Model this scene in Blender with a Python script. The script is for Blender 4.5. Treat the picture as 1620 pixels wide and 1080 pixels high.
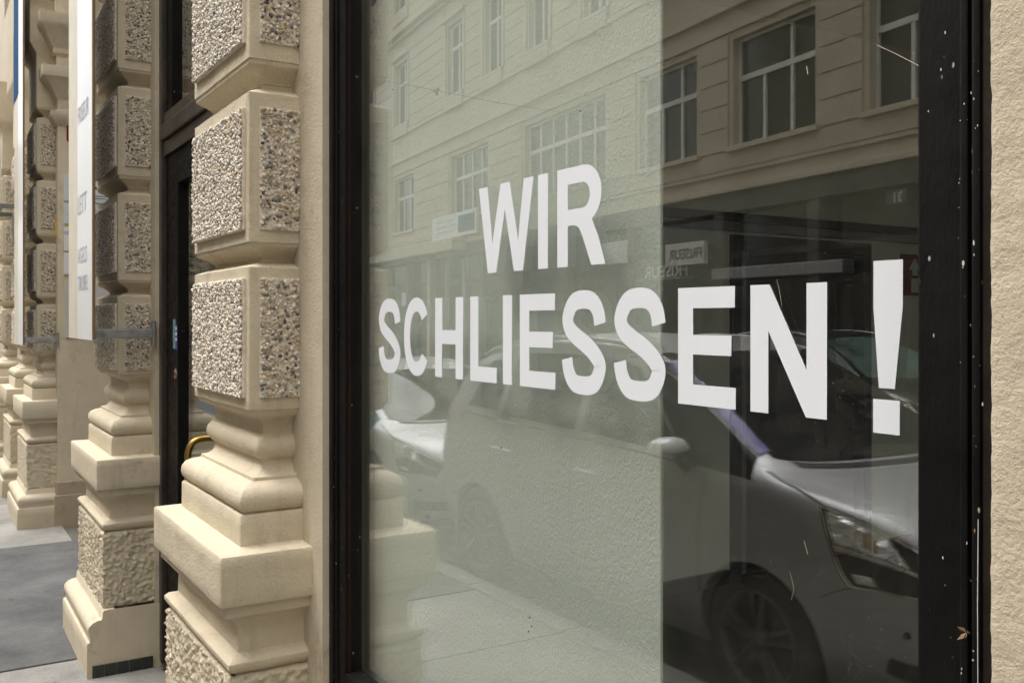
import bpy, bmesh, math, random
import numpy as np
from mathutils import Vector, Matrix, noise

random.seed(7)
sc = bpy.context.scene
for o in list(bpy.data.objects):
    bpy.data.objects.remove(o)
col = sc.collection
R = math.radians

# ------------------------------------------------------------------ camera
F_PX, CX, HV, CAM_H = 1500.0, 810.0, 505.0, 1.6        # photo is 1620 x 1080
TH = math.atan(940 / F_PX)
cd = bpy.data.cameras.new('camera')
cam = bpy.data.objects.new('camera', cd)
col.objects.link(cam)
cam.location = (0, 0, CAM_H)
cam.rotation_euler = (R(90), 0, math.pi / 2 - TH)
cd.sensor_width = 36.0
cd.lens = 36.0 * F_PX / 1620.0
cd.shift_y = -35.0 / 1620.0
cd.clip_start = 0.05
cd.clip_end = 800
sc.camera = cam

# ------------------------------------------------------------------ sky, sun, exposure
SUN_EL, SUN_AZ = R(62), R(205)      # azimuth clockwise from +Y (north)
world = bpy.data.worlds.new('World')
sc.world = world
world.use_nodes = True
wn = world.node_tree
bg = wn.nodes['Background']
sky = wn.nodes.new('ShaderNodeTexSky')
sky.sky_type = 'NISHITA'
sky.sun_disc = False
sky.sun_elevation = SUN_EL
sky.sun_rotation = SUN_AZ
sky.air_density = 1.0
sky.dust_density = 4.0
hsv = wn.nodes.new('ShaderNodeHueSaturation')
hsv.inputs['Saturation'].default_value = 0.22
wn.links.new(sky.outputs['Color'], hsv.inputs['Color'])
wn.links.new(hsv.outputs['Color'], bg.inputs['Color'])
bg.inputs['Strength'].default_value = 0.15
sl = bpy.data.lights.new('sun', 'SUN')
sl.energy = 1.1
sl.angle = R(110)
sl.color = (1.0, 0.965, 0.91)
sun = bpy.data.objects.new('sun', sl)
col.objects.link(sun)
sd = Vector((math.sin(SUN_AZ) * math.cos(SUN_EL), math.cos(SUN_AZ) * math.cos(SUN_EL), math.sin(SUN_EL)))
sun.rotation_euler = sd.to_track_quat('Z', 'Y').to_euler()
sun.location = (0, -4, 25)
sc.view_settings.view_transform = 'Standard'
sc.view_settings.look = 'None'
sc.view_settings.exposure = 1.72
sc.view_settings.gamma = 1.0
sc.render.engine = 'CYCLES'
sc.cycles.transparent_max_bounces = 16
sc.cycles.max_bounces = 8
sc.cycles.diffuse_bounces = 3
sc.cycles.caustics_reflective = False
sc.cycles.caustics_refractive = False

# ------------------------------------------------------------------ pixel helpers (photo pixel -> direction -> named plane)
_c, _s = math.cos(TH), math.sin(TH)
GLASS_Y = 0.998
def ray(u, v):
    r = (u - CX) / F_PX
    return (-_c + _s * r, _s + _c * r, (HV - v) / F_PX)
def onY(u, v, Y):
    a = ray(u, v); t = Y / a[1]
    return (a[0] * t, Y, CAM_H + a[2] * t)
def onX(u, v, X):
    a = ray(u, v); t = X / a[0]
    return (X, a[1] * t, CAM_H + a[2] * t)
def mirY(u, v, Y):                      # a thing seen mirrored in the shop window, standing at real y
    p = onY(u, v, 2 * GLASS_Y - Y)
    return (p[0], Y, p[2])

# ------------------------------------------------------------------ materials
class NT:
    def __init__(s, name):
        s.m = bpy.data.materials.new(name); s.m.use_nodes = True
        s.t = s.m.node_tree; s.t.nodes.clear()
        s.out = s.t.nodes.new('ShaderNodeOutputMaterial')
    def n(s, typ, **kw):
        nd = s.t.nodes.new(typ)
        for k, v in kw.items():
            if k.startswith('_'): setattr(nd, k[1:], v)
        return nd
    def l(s, a, b): s.t.links.new(a, b)
    def coord(s, scale=(1, 1, 1), world=True, rot=(0, 0, 0)):
        if world:
            g = s.n('ShaderNodeNewGeometry').outputs['Position']
        else:
            g = s.n('ShaderNodeTexCoord').outputs['Object']
        mp = s.n('ShaderNodeMapping'); mp.inputs['Scale'].default_value = scale; mp.inputs['Rotation'].default_value = rot
        s.l(g, mp.inputs['Vector']); return mp.outputs['Vector']
    def noise(s, vec, scale, detail=4, rough=0.55, dist=0.0):
        nd = s.n('ShaderNodeTexNoise')
        nd.inputs['Scale'].default_value = scale; nd.inputs['Detail'].default_value = detail
        nd.inputs['Roughness'].default_value = rough; nd.inputs['Distortion'].default_value = dist
        if vec is not None: s.l(vec, nd.inputs['Vector'])
        return nd.outputs['Fac']
    def vor(s, vec, scale, feature='F1', out='Distance', rnd=1.0):
        nd = s.n('ShaderNodeTexVoronoi'); nd.feature = feature
        nd.inputs['Scale'].default_value = scale; nd.inputs['Randomness'].default_value = rnd
        if vec is not None: s.l(vec, nd.inputs['Vector'])
        return nd.outputs[out]
    def ramp(s, fac, stops, interp='LINEAR'):
        nd = s.n('ShaderNodeValToRGB'); cr = nd.color_ramp; cr.interpolation = interp
        while len(cr.elements) < len(stops): cr.elements.new(0.5)
        for e, (p, c) in zip(cr.elements, stops):
            e.position = p; e.color = (c, c, c, 1) if isinstance(c, (int, float)) else (*c, 1)
        s.l(fac, nd.inputs['Fac']); return nd.outputs['Color']
    def mix(s, fac, a, b, mode='MIX'):
        nd = s.n('ShaderNodeMix'); nd.data_type = 'RGBA'; nd.blend_type = mode
        for sock, v in ((nd.inputs[0], fac), (nd.inputs[6], a), (nd.inputs[7], b)):
            if isinstance(v, (int, float)): sock.default_value = v
            elif isinstance(v, tuple): sock.default_value = (*v, 1)
            else: s.l(v, sock)
        return nd.outputs[2]
    def math(s, op, a, b=0.0, c=0.0, clamp=False):
        nd = s.n('ShaderNodeMath'); nd.operation = op; nd.use_clamp = clamp
        for i, v in enumerate((a, b, c)):
            if isinstance(v, (int, float)): nd.inputs[i].default_value = v
            else: s.l(v, nd.inputs[i])
        return nd.outputs[0]
    def bump(s, h, dist, strength=1.0, prev=None):
        nd = s.n('ShaderNodeBump'); nd.inputs['Distance'].default_value = dist; nd.inputs['Strength'].default_value = strength
        s.l(h, nd.inputs['Height'])
        if prev is not None: s.l(prev, nd.inputs['Normal'])
        return nd.outputs['Normal']
    def bsdf(s, color, rough=0.6, metal=0.0, normal=None, spec=None, coat=0.0, coat_rough=0.05):
        b = s.n('ShaderNodeBsdfPrincipled')
        for k, v in (('Base Color', color), ('Roughness', rough), ('Metallic', metal)):
            if isinstance(v, tuple): b.inputs[k].default_value = (*v, 1)
            elif isinstance(v, (int, float)): b.inputs[k].default_value = v
            else: s.l(v, b.inputs[k])
        if normal is not None: s.l(normal, b.inputs['Normal'])
        if spec is not None: b.inputs['Specular IOR Level'].default_value = spec
        if coat: b.inputs['Coat Weight'].default_value = coat; b.inputs['Coat Roughness'].default_value = coat_rough
        return b.outputs['BSDF']
    def done(s, sh):
        s.l(sh, s.out.inputs['Surface']); return s.m

def simple(name, color, rough=0.6, metal=0.0, var=0.12, scale=6.0, bump=0.0, bscale=80.0, spec=None, coat=0.0, world=True):
    t = NT(name)
    v = t.coord(world=world)
    f = t.noise(v, scale, 5)
    lo = tuple(max(0, c * (1 - var)) for c in color); hi = tuple(min(1, c * (1 + var)) for c in color)
    cc = t.ramp(f, [(0.3, lo), (0.7, hi)])
    nm = t.bump(t.noise(v, bscale, 4), bump) if bump else None
    return t.done(t.bsdf(cc, rough, metal, nm, spec, coat))

def plaster(name, base, grain=0.0012, gscale=140, wave=0.003, dirt=0.3, rough_scale=None):
    t = NT(name); v = t.coord()
    big = t.noise(v, 1.7, 5, 0.6)
    mid = t.noise(v, 9, 5, 0.6)
    lo = tuple(c * 0.86 for c in base); hi = tuple(min(1, c * 1.08) for c in base)
    c1 = t.ramp(big, [(0.3, lo), (0.7, hi)])
    c1 = t.mix(0.35, c1, t.ramp(mid, [(0.3, tuple(c * 0.85 for c in base)), (0.7, tuple(min(1, c * 1.1) for c in base))]))
    # dirt blotches of their own shape
    d = t.math('MULTIPLY', t.ramp(t.noise(v, 5.5, 8, 0.75), [(0.56, 0.0), (0.74, 1.0)]), t.ramp(t.noise(v, 42, 4, 0.6), [(0.35, 0.25), (0.65, 1.0)]))
    c1 = t.mix(t.math('MULTIPLY', d, dirt), c1, tuple(c * f for c, f in zip(base, (0.45, 0.40, 0.34))))
    stk = t.math('MULTIPLY', t.ramp(t.noise(t.coord((14, 14, 0.9)), 1.6, 5, 0.7), [(0.55, 0.0), (0.72, 1.0)]), t.ramp(t.noise(v, 2.6, 3), [(0.45, 0.0), (0.6, 1.0)]))
    c1 = t.mix(t.math('MULTIPLY', stk, dirt * 0.7), c1, tuple(c * f for c, f in zip(base, (0.6, 0.53, 0.44))))
    sp = t.ramp(t.vor(v, 90), [(0.06, 1.0), (0.11, 0.0)])
    sp = t.math('MULTIPLY', sp, t.ramp(t.noise(v, 11, 2), [(0.54, 0.0), (0.62, 0.9)]))
    c1 = t.mix(t.math('MULTIPLY', sp, dirt * 1.6, clamp=True), c1, (0.06, 0.05, 0.04))
    h1 = t.noise(v, 12, 3, 0.5)
    h2 = t.noise(v, gscale, 6, 0.62)
    nm = t.bump(h1, wave)
    nm = t.bump(h2, grain, 1.0, nm)
    return t.done(t.bsdf(c1, 0.82, 0, nm, 0.25))

STONE = (0.63, 0.548, 0.405)
M = {}
M['plaster'] = plaster('beige_plaster', STONE, 0.0036, 140, 0.005, 0.72)
M['wall_plaster'] = plaster('grimy_wall_plaster', (0.58, 0.51, 0.39), 0.0032, 150, 0.004, 0.95)
M['plaster_rough'] = plaster('beige_rough_render', (0.61, 0.525, 0.39), 0.0022, 200, 0.003, 0.9)
M['plaster_dark'] = plaster('beige_plaster_base', (0.55, 0.475, 0.35), 0.0016, 120, 0.003, 0.55)
M['plinth_stone'] = plaster('plinth_stone', (0.42, 0.35, 0.25), 0.0016, 90, 0.003, 1.0)
M['mortar'] = simple('mortar', (0.66, 0.60, 0.49), 0.9, var=0.2, scale=60, bump=0.002, bscale=160)

def pebble_mat(name, stops):
    t = NT(name)
    g = t.n('ShaderNodeNewGeometry')
    c = t.ramp(g.outputs['Random Per Island'], stops, 'CONSTANT')
    v = t.coord()
    c = t.mix(0.35, c, t.mix(1.0, c, t.ramp(t.noise(v, 300, 3), [(0.3, 0.55), (0.7, 1.25)]), 'MULTIPLY'))
    nm = t.bump(t.noise(v, 500, 3), 0.0006)
    return t.done(t.bsdf(c, 0.55, 0, nm, 0.35))
LIGHT = [(0.74, 0.68, 0.57), (0.64, 0.55, 0.42), (0.80, 0.76, 0.68), (0.56, 0.45, 0.31), (0.70, 0.64, 0.54), (0.46, 0.38, 0.29), (0.32, 0.28, 0.24), (0.76, 0.70, 0.60), (0.60, 0.52, 0.41), (0.22, 0.20, 0.18), (0.66, 0.62, 0.56), (0.42, 0.42, 0.41)]
M['pebble_front'] = pebble_mat('pebbles_light', [(p, c) for p, c in zip((0, .14, .26, .38, .45, .56, .63, .70, .80, .90, .94, .97), LIGHT)])
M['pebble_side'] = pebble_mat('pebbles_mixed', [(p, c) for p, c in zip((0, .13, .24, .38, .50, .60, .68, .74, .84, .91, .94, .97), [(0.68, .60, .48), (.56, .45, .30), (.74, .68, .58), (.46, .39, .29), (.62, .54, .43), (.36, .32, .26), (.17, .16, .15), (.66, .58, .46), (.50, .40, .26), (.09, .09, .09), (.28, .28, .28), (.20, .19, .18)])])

def black_frame():
    t = NT('black_painted_frame'); v = t.coord()
    c = t.ramp(t.noise(v, 8, 5), [(0.3, (0.005, 0.0048, 0.0046)), (0.7, (0.010, 0.0092, 0.0086))])
    chips = t.math('MULTIPLY', t.ramp(t.vor(t.coord((1, 1, 0.55)), 85), [(0.10, 1.0), (0.16, 0.0)]), t.ramp(t.noise(t.coord((9, 9, 1.2)), 7, 4, 0.7), [(0.57, 0.0), (0.64, 1.0)]))
    cc = t.ramp(t.noise(v, 40, 2), [(0.42, (0.25, 0.12, 0.06)), (0.5, (0.55, 0.5, 0.44))])
    c = t.mix(chips, c, cc)
    nm = t.bump(t.noise(t.coord((3, 3, 1)), 60, 4), 0.0008)
    return t.done(t.bsdf(c, t.ramp(t.noise(v, 30, 4), [(0.3, 0.4), (0.7, 0.65)]), 0, nm, 0.12))
M['frame'] = black_frame()
M['frame_brown'] = simple('brown_casing', (0.020, 0.015, 0.012), 0.55, spec=0.15, var=0.4, scale=14, bump=0.0008, bscale=120)
M['bronze'] = simple('dark_bronze', (0.055, 0.047, 0.038), 0.38, 0.35, var=0.35, scale=9, bump=0.0005, bscale=60)
M['brass'] = simple('brass', (0.36, 0.23, 0.06), 0.38, 1.0, var=0.15, scale=30)

def glass_pane(name, f0, dust=1.0, tint=(0.93, 0.955, 0.93)):
    t = NT(name); v = t.coord()
    g = t.n('ShaderNodeNewGeometry')
    dt = t.n('ShaderNodeVectorMath'); dt.operation = 'DOT_PRODUCT'
    t.l(g.outputs['Normal'], dt.inputs[0]); t.l(g.outputs['Incoming'], dt.inputs[1])
    cth = t.math('ABSOLUTE', dt.outputs['Value'])
    k = t.math('POWER', t.math('SUBTRACT', 1.0, cth, clamp=True), 5.0)
    fr = t.math('MULTIPLY_ADD', k, 1 - f0, f0)
    tr = t.n('ShaderNodeBsdfTransparent'); tr.inputs['Color'].default_value = (*tint, 1)
    gl = t.n('ShaderNodeBsdfGlossy'); gl.inputs['Roughness'].default_value = 0.0; gl.inputs['Color'].default_value = (0.97, 0.98, 1.0, 1)
    mx = t.n('ShaderNodeMixShader'); t.l(fr, mx.inputs[0]); t.l(tr.outputs[0], mx.inputs[1]); t.l(gl.outputs[0], mx.inputs[2])
    # dust specks and a thin film of dirt
    spk = t.ramp(t.vor(v, 260), [(0.09, 1.0), (0.13, 0.0)])
    spk = t.math('MULTIPLY', spk, t.ramp(t.noise(v, 21, 3, 0.6), [(0.40, 0.0), (0.62, 0.6)]))
    spk2 = t.math('MULTIPLY', t.ramp(t.vor(v, 75), [(0.035, 1.0), (0.05, 0.0)]), t.ramp(t.noise(v, 9, 2), [(0.5, 0.0), (0.55, 0.9)]))
    spk = t.math('MAXIMUM', spk, spk2)
    film = t.ramp(t.noise(t.coord((1, 1, 0.35)), 4.5, 6, 0.7), [(0.35, 0.0), (0.8, 0.03)])
    ds = t.math('MULTIPLY', t.math('ADD', spk, film, clamp=True), dust)
    df = t.n('ShaderNodeBsdfDiffuse'); df.inputs['Color'].default_value = (0.62, 0.6, 0.55, 1)
    m2 = t.n('ShaderNodeMixShader'); t.l(ds, m2.inputs[0]); t.l(mx.outputs[0], m2.inputs[1]); t.l(df.outputs[0], m2.inputs[2])
    return t.done(m2.outputs[0])
M['shop_glass'] = glass_pane('shop_window_glass', 0.12, 0.8, (0.975, 0.985, 0.97))
M['door_glass'] = glass_pane('door_glass', 0.12, 0.3)
M['vinyl'] = simple('white_vinyl', (0.80, 0.82, 0.86), 0.42, var=0.015, scale=4)

def woodchip():
    t = NT('woodchip_wall_paint'); v = t.coord((1, 1, 0.8), rot=(0, 0.5, 0))
    h = t.noise(v, 125, 3, 0.5, 0.9)
    h2 = t.ramp(h, [(0.42, 0.0), (0.62, 1.0)])
    f = t.noise(t.coord(), 1.5, 3)
    c = t.ramp(f, [(0.3, (0.64, 0.69, 0.625)), (0.7, (0.67, 0.72, 0.65))])
    nm = t.bump(h2, 0.00055)
    nm = t.bump(t.noise(t.coord(), 22, 3), 0.0007, 1, nm)
    return t.done(t.bsdf(c, 0.8, 0, nm, 0.2))
M['woodchip'] = woodchip()
M['room_wall'] = simple('olive_room_wall', (0.72, 0.71, 0.60), 0.8, var=0.08, scale=3, bump=0.0008, bscale=120)
M['room_floor'] = simple('room_floor', (0.13, 0.12, 0.095), 0.6, var=0.2, scale=4)
M['room_black'] = simple('black_lacquer', (0.008, 0.008, 0.008), 0.4, var=0.2)
M['room_grey'] = simple('grey_rail', (0.16, 0.155, 0.13), 0.5, var=0.1)
M['sign_red'] = simple('red_print', (0.22, 0.012, 0.016), 0.6, spec=0.1)
M['sign_white'] = simple('white_sign', (0.74, 0.74, 0.73), 0.35, var=0.05, scale=3)
M['sign_cool'] = simple('cool_white_plate', (0.62, 0.65, 0.68), 0.35, var=0.06, scale=3)
M['sign_cream'] = simple('cream_sign_edge', (0.66, 0.60, 0.47), 0.5, var=0.08)
M['sign_lilac'] = simple('pale_lilac_plate', (0.55, 0.52, 0.52), 0.35, var=0.05)
M['sign_brown'] = simple('brown_sign_edge', (0.22, 0.14, 0.06), 0.5)
M['sign_blue'] = simple('blue_sign', (0.006, 0.07, 0.19), 0.8, spec=0.08, var=0.06)
M['sign_yellow'] = simple('yellow_sign', (0.7, 0.42, 0.05), 0.5)
M['ink_grey'] = simple('grey_ink', (0.46, 0.48, 0.53), 0.6)
M['ink_dark'] = simple('dark_ink', (0.05, 0.055, 0.06), 0.5)
M['ink_blue'] = simple('navy_sticker', (0.035, 0.045, 0.22), 0.4)
M['ink_teal'] = simple('teal_sticker', (0.16, 0.30, 0.36), 0.4)
M['steel'] = simple('galvanised_steel', (0.33, 0.33, 0.33), 0.45, 0.7, var=0.25, scale=20, bump=0.0005)
M['grey_metal'] = simple('grey_metal', (0.25, 0.26, 0.27), 0.45, 0.5, var=0.2)
M['dark_tile'] = simple('dark_tile', (0.020, 0.024, 0.022), 0.25, var=0.3, scale=20)
M['leaf_dry'] = simple('dry_leaf', (0.20, 0.12, 0.07), 0.8, var=0.5, scale=80)
M['rust'] = simple('rust', (0.05, 0.02, 0.012), 0.7, spec=0.1, var=0.4, scale=100)

def slab_mat(name, base, var, bump):
    t = NT(name); v = t.coord()
    oi = t.n('ShaderNodeObjectInfo')
    c = t.ramp(t.noise(v, 2.3, 7, 0.65), [(0.3, tuple(x * (1 - var) for x in base)), (0.7, tuple(x * (1 + var) for x in base))])
    c = t.mix(0.5, c, t.mix(1.0, c, t.ramp(t.noise(v, 160, 3, 0.7), [(0.3, 0.55), (0.7, 1.4)]), 'MULTIPLY'))
    c = t.mix(1.0, c, t.ramp(oi.outputs['Random'], [(0, 0.86), (1, 1.1)]), 'MULTIPLY')
    st = t.ramp(t.noise(v, 7, 7, 0.75), [(0.57, 0.0), (0.7, 0.7)])
    c = t.mix(st, c, tuple(x * 0.5 for x in base))
    nm = t.bump(t.noise(v, 190, 5, 0.7), bump)
    return t.done(t.bsdf(c, 0.85, 0, nm, 0.3))
M['slab'] = slab_mat('concrete_paving', (0.235, 0.225, 0.205), 0.3, 0.0015)
M['asphalt'] = slab_mat('pavement_asphalt', (0.10, 0.099, 0.098), 0.4, 0.003)
M['road'] = slab_mat('road_asphalt', (0.07, 0.07, 0.07), 0.25, 0.003)
M['kerb'] = slab_mat('granite_kerb', (0.30, 0.29, 0.27), 0.2, 0.0015)
M['joint'] = simple('joint_sand', (0.12, 0.11, 0.09), 0.9)

# opposite side
M['opp_wall'] = plaster('tan_facade', (0.60, 0.535, 0.42), 0.003, 40, 0.004, 0.2)
M['opp_light'] = plaster('pale_facade_trim', (0.64, 0.57, 0.45), 0.003, 40, 0.004, 0.2)
M['opp_shop'] = simple('dark_shopfront', (0.075, 0.07, 0.055), 0.6, var=0.3, scale=1.5)
M['opp_white'] = simple('white_window_paint', (0.74, 0.74, 0.71), 0.5, var=0.05)
def dark_glass(name, c, rough=0.04):
    t = NT(name)
    cc = t.ramp(t.noise(t.coord(), 1.4, 4), [(0.3, tuple(x * 0.5 for x in c)), (0.7, tuple(x * 1.5 for x in c))])
    return t.done(t.bsdf(cc, rough, 0, None, 0.3))
M['opp_glass'] = dark_glass('dark_window_glass', (0.02, 0.022, 0.02))
M['curtain'] = simple('pale_curtain', (0.35, 0.35, 0.32), 0.9)

def car_paint(name, c, metal, rough):
    t = NT(name)
    v = t.coord(world=False)
    fl = t.noise(v, 900, 1)
    cc = t.mix(0.25, tuple(c), t.mix(1.0, tuple(c), t.ramp(fl, [(0.3, 0.6), (0.7, 1.4)]), 'MULTIPLY'))
    return t.done(t.bsdf(cc, rough, metal, None, 0.35, 0.18, 0.12))
M['paint_silver'] = car_paint('silver_grey_paint', (0.45, 0.455, 0.46), 0.45, 0.40)
M['paint_white'] = car_paint('pale_silver_paint', (0.60, 0.61, 0.62), 0.3, 0.45)
M['paint_dark'] = car_paint('dark_green_paint', (0.012, 0.016, 0.013), 0.2, 0.3)
M['car_glass'] = dark_glass('car_window_glass', (0.010, 0.011, 0.012), 0.02)
M['green_glass'] = dark_glass('greenish_windscreen', (0.14, 0.22, 0.19), 0.06)
M['sky_violet'] = simple('violet_sky_reflection', (0.08, 0.055, 0.28), 0.3, 0.0, var=0.25, scale=5, world=False)  # sky reflection on the windscreen, put into the colour as violet
M['rubber'] = simple('tyre_rubber', (0.015, 0.015, 0.015), 0.8, var=0.2, bump=0.001)
M['black_plastic'] = simple('black_plastic', (0.014, 0.014, 0.015), 0.55, var=0.2)
M['alloy'] = simple('alloy', (0.17, 0.17, 0.17), 0.4, 0.8, var=0.15)
M['chrome'] = simple('chrome', (0.78, 0.78, 0.79), 0.12, 1.0, var=0.03)
M['lamp_silver'] = simple('lamp_reflector', (0.92, 0.93, 0.95), 0.12, 0.9, var=0.05, scale=30, bump=0.05, bscale=16, world=False)
M['lamp_dark'] = simple('lamp_housing', (0.03, 0.03, 0.03), 0.15, 0.1, var=0.3, scale=30, world=False)
M['lamp_amber'] = simple('indicator_bulb', (0.55, 0.47, 0.30), 0.2, 0.3, var=0.2, scale=40, world=False)
M['mirror_silver'] = car_paint('mirror_cap_silver', (0.74, 0.75, 0.77), 0.25, 0.35)

# ------------------------------------------------------------------ builders
def tag(o, label=None, cat=None, group=None, kind=None):
    if label: o['label'] = label
    if cat: o['category'] = cat
    if group: o['group'] = group
    if kind: o['kind'] = kind
    return o
def link(name, me, mat, parent=None, inv=None):
    o = bpy.data.objects.new(name, me)
    col.objects.link(o)
    if mat is not None and len(me.materials) == 0: me.materials.append(M[mat])
    if parent is not None:
        o.parent = parent
        if inv is not None and parent.parent is None: o.matrix_parent_inverse = inv
    return o
def empty(name, loc=(0, 0, 0), rz=0.0):
    o = bpy.data.objects.new(name, None); col.objects.link(o)
    o.location = loc; o.rotation_euler = (0, 0, rz); o.empty_display_size = 0.2
    return o

class MB:
    def __init__(s): s.v = []; s.f = []
    def add(s, vs, fs):
        b = len(s.v); s.v += [tuple(p) for p in vs]; s.f += [tuple(i + b for i in f) for f in fs]; return s
    def box(s, x0, x1, y0, y1, z0, z1):
        if x0 > x1: x0, x1 = x1, x0
        if y0 > y1: y0, y1 = y1, y0
        if z0 > z1: z0, z1 = z1, z0
        return s.add([(x0, y0, z0), (x1, y0, z0), (x1, y1, z0), (x0, y1, z0), (x0, y0, z1), (x1, y0, z1), (x1, y1, z1), (x0, y1, z1)],
                     [(0, 3, 2, 1), (4, 5, 6, 7), (0, 1, 5, 4), (1, 2, 6, 5), (2, 3, 7, 6), (3, 0, 4, 7)])
    def rbox(s, x0, x1, y0, y1, z0, z1, b):
        # box with chamfered edges
        if x0 > x1: x0, x1 = x1, x0
        if y0 > y1: y0, y1 = y1, y0
        bm = bmesh.new(); bmesh.ops.create_cube(bm, size=1)
        for v in bm.verts:
            v.co = ((x0 + x1) / 2 + v.co.x * (x1 - x0), (y0 + y1) / 2 + v.co.y * (y1 - y0), (z0 + z1) / 2 + v.co.z * (z1 - z0))
        bmesh.ops.bevel(bm, geom=bm.edges[:], offset=b, segments=2, profile=0.6, affect='EDGES')
        bm.verts.index_update()
        s.add([v.co[:] for v in bm.verts], [[v.index for v in f.verts] for f in bm.faces]); bm.free(); return s
    def loft(s, rings, closed=False, caps=False):
        n = len(rings[0]); b = len(s.v)
        for r in rings: s.v += [tuple(p) for p in r]
        for i in range(len(rings) - 1):
            for j in range(n if closed else n - 1):
                k = (j + 1) % n
                s.f.append((b + i * n + j, b + i * n + k, b + (i + 1) * n + k, b + (i + 1) * n + j))
        if caps:
            s.f.append(tuple(b + j for j in reversed(range(n)))); s.f.append(tuple(b + (len(rings) - 1) * n + j for j in range(n)))
        return s
    def tube(s, pts, r, n=8):
        pts = [Vector(p) for p in pts]; rings = []
        for i, p in enumerate(pts):
            d = (pts[min(i + 1, len(pts) - 1)] - pts[max(i - 1, 0)]).normalized()
            a = d.orthogonal().normalized() if i == 0 else (a - d * a.dot(d)).normalized()
            bb = d.cross(a)
            rr = r[i] if isinstance(r, (list, tuple)) else r
            rings.append([p + a * math.cos(2 * math.pi * k / n) * rr + bb * math.sin(2 * math.pi * k / n) * rr for k in range(n)])
        return s.loft(rings, True, True)
    def lathe(s, prof, c, axis='Y', n=32):
        rings = []
        for k in range(n):
            a = 2 * math.pi * k / n; ca, sa = math.cos(a), math.sin(a)
            if axis == 'Y': rings.append([(c[0] + r * ca, c[1] + h, c[2] + r * sa) for r, h in prof])
            elif axis == 'X': rings.append([(c[0] + h, c[1] + r * ca, c[2] + r * sa) for r, h in prof])
            else: rings.append([(c[0] + r * ca, c[1] + r * sa, c[2] + h) for r, h in prof])
        rings.append(rings[0]); return s.loft(rings)
    def mesh(s, name, smooth=None, noise_amp=0.0, nscale=6.0):
        me = bpy.data.meshes.new(name)
        v = s.v
        if noise_amp:
            v = [tuple(Vector(p) + noise.noise_vector(Vector(p) * nscale) * noise_amp + noise.noise_vector(Vector(p) * nscale * 5) * noise_amp * 0.35) for p in v]
        me.from_pydata(v, [], s.f); me.update()
        bm = bmesh.new(); bm.from_mesh(me)
        bmesh.ops.remove_doubles(bm, verts=bm.verts[:], dist=1e-6)
        bmesh.ops.recalc_face_normals(bm, faces=bm.faces[:])
        bm.to_mesh(me); bm.free()
        if smooth is not None:
            me.polygons.foreach_set('use_smooth', [True] * len(me.polygons))
            me.set_sharp_from_angle(angle=R(smooth))
        return me
    def build(s, name, mat, parent=None, inv=None, smooth=None, **kw):
        return link(name, s.mesh(name, smooth, **kw), mat, parent, inv)

def wall_openings(mb, x0, x1, z0, z1, y0, y1, ops, front_dir=-1):
    """sheet wall with thickness between y0 (front) and y1 and rectangular openings (xa, xb, za, zb)"""
    xs = sorted({x0, x1, *[o[0] for o in ops], *[o[1] for o in ops]}); xs = [x for x in xs if x0 <= x <= x1]
    zs = sorted({z0, z1, *[o[2] for o in ops], *[o[3] for o in ops]}); zs = [z for z in zs if z0 <= z <= z1]
    def solid(i, k):
        if i < 0 or k < 0 or i >= len(xs) - 1 or k >= len(zs) - 1: return None
        cx, cz = (xs[i] + xs[i + 1]) / 2, (zs[k] + zs[k + 1]) / 2
        return not any(o[0] < cx < o[1] and o[2] < cz < o[3] for o in ops)
    for i in range(len(xs) - 1):
        for k in range(len(zs) - 1):
            if not solid(i, k): continue
            a, b, c, d = xs[i], xs[i + 1], zs[k], zs[k + 1]
            mb.add([(a, y0, c), (b, y0, c), (b, y0, d), (a, y0, d)], [(0, 1, 2, 3)])
            mb.add([(a, y1, c), (b, y1, c), (b, y1, d), (a, y1, d)], [(3, 2, 1, 0)])
            if not solid(i - 1, k): mb.add([(a, y0, c), (a, y1, c), (a, y1, d), (a, y0, d)], [(3, 2, 1, 0)])
            if not solid(i + 1, k): mb.add([(b, y0, c), (b, y1, c), (b, y1, d), (b, y0, d)], [(0, 1, 2, 3)])
            if not solid(i, k - 1): mb.add([(a, y0, c), (b, y0, c), (b, y1, c), (a, y1, c)], [(3, 2, 1, 0)])
            if not solid(i, k + 1): mb.add([(a, y0, d), (b, y0, d), (b, y1, d), (a, y1, d)], [(0, 1, 2, 3)])
    return mb

def text_mesh(name, s, height, bold=0.0, extrude=0.001, spacing=1.0, stretch=1.0):
    cu = bpy.data.curves.new(name, 'FONT'); cu.body = s; cu.size = 1.0; cu.offset = bold; cu.extrude = 0.0
    cu.space_character = spacing
    ob = bpy.data.objects.new(name, cu); col.objects.link(ob)
    dg = bpy.context.evaluated_depsgraph_get(); dg.update()
    me = bpy.data.meshes.new_from_object(ob.evaluated_get(dg))
    bpy.data.objects.remove(ob); bpy.data.curves.remove(cu)
    n = len(me.vertices); a = np.empty(n * 3); me.vertices.foreach_get('co', a); a = a.reshape(-1, 3)
    mn, mx = a.min(0), a.max(0); k = height / (mx[1] - mn[1])
    a = (a - mn) * k; a[:, 0] *= stretch
    me.vertices.foreach_set('co', a.ravel()); me.update(); me.materials.clear()
    return me, a[:, 0].max()

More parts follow.
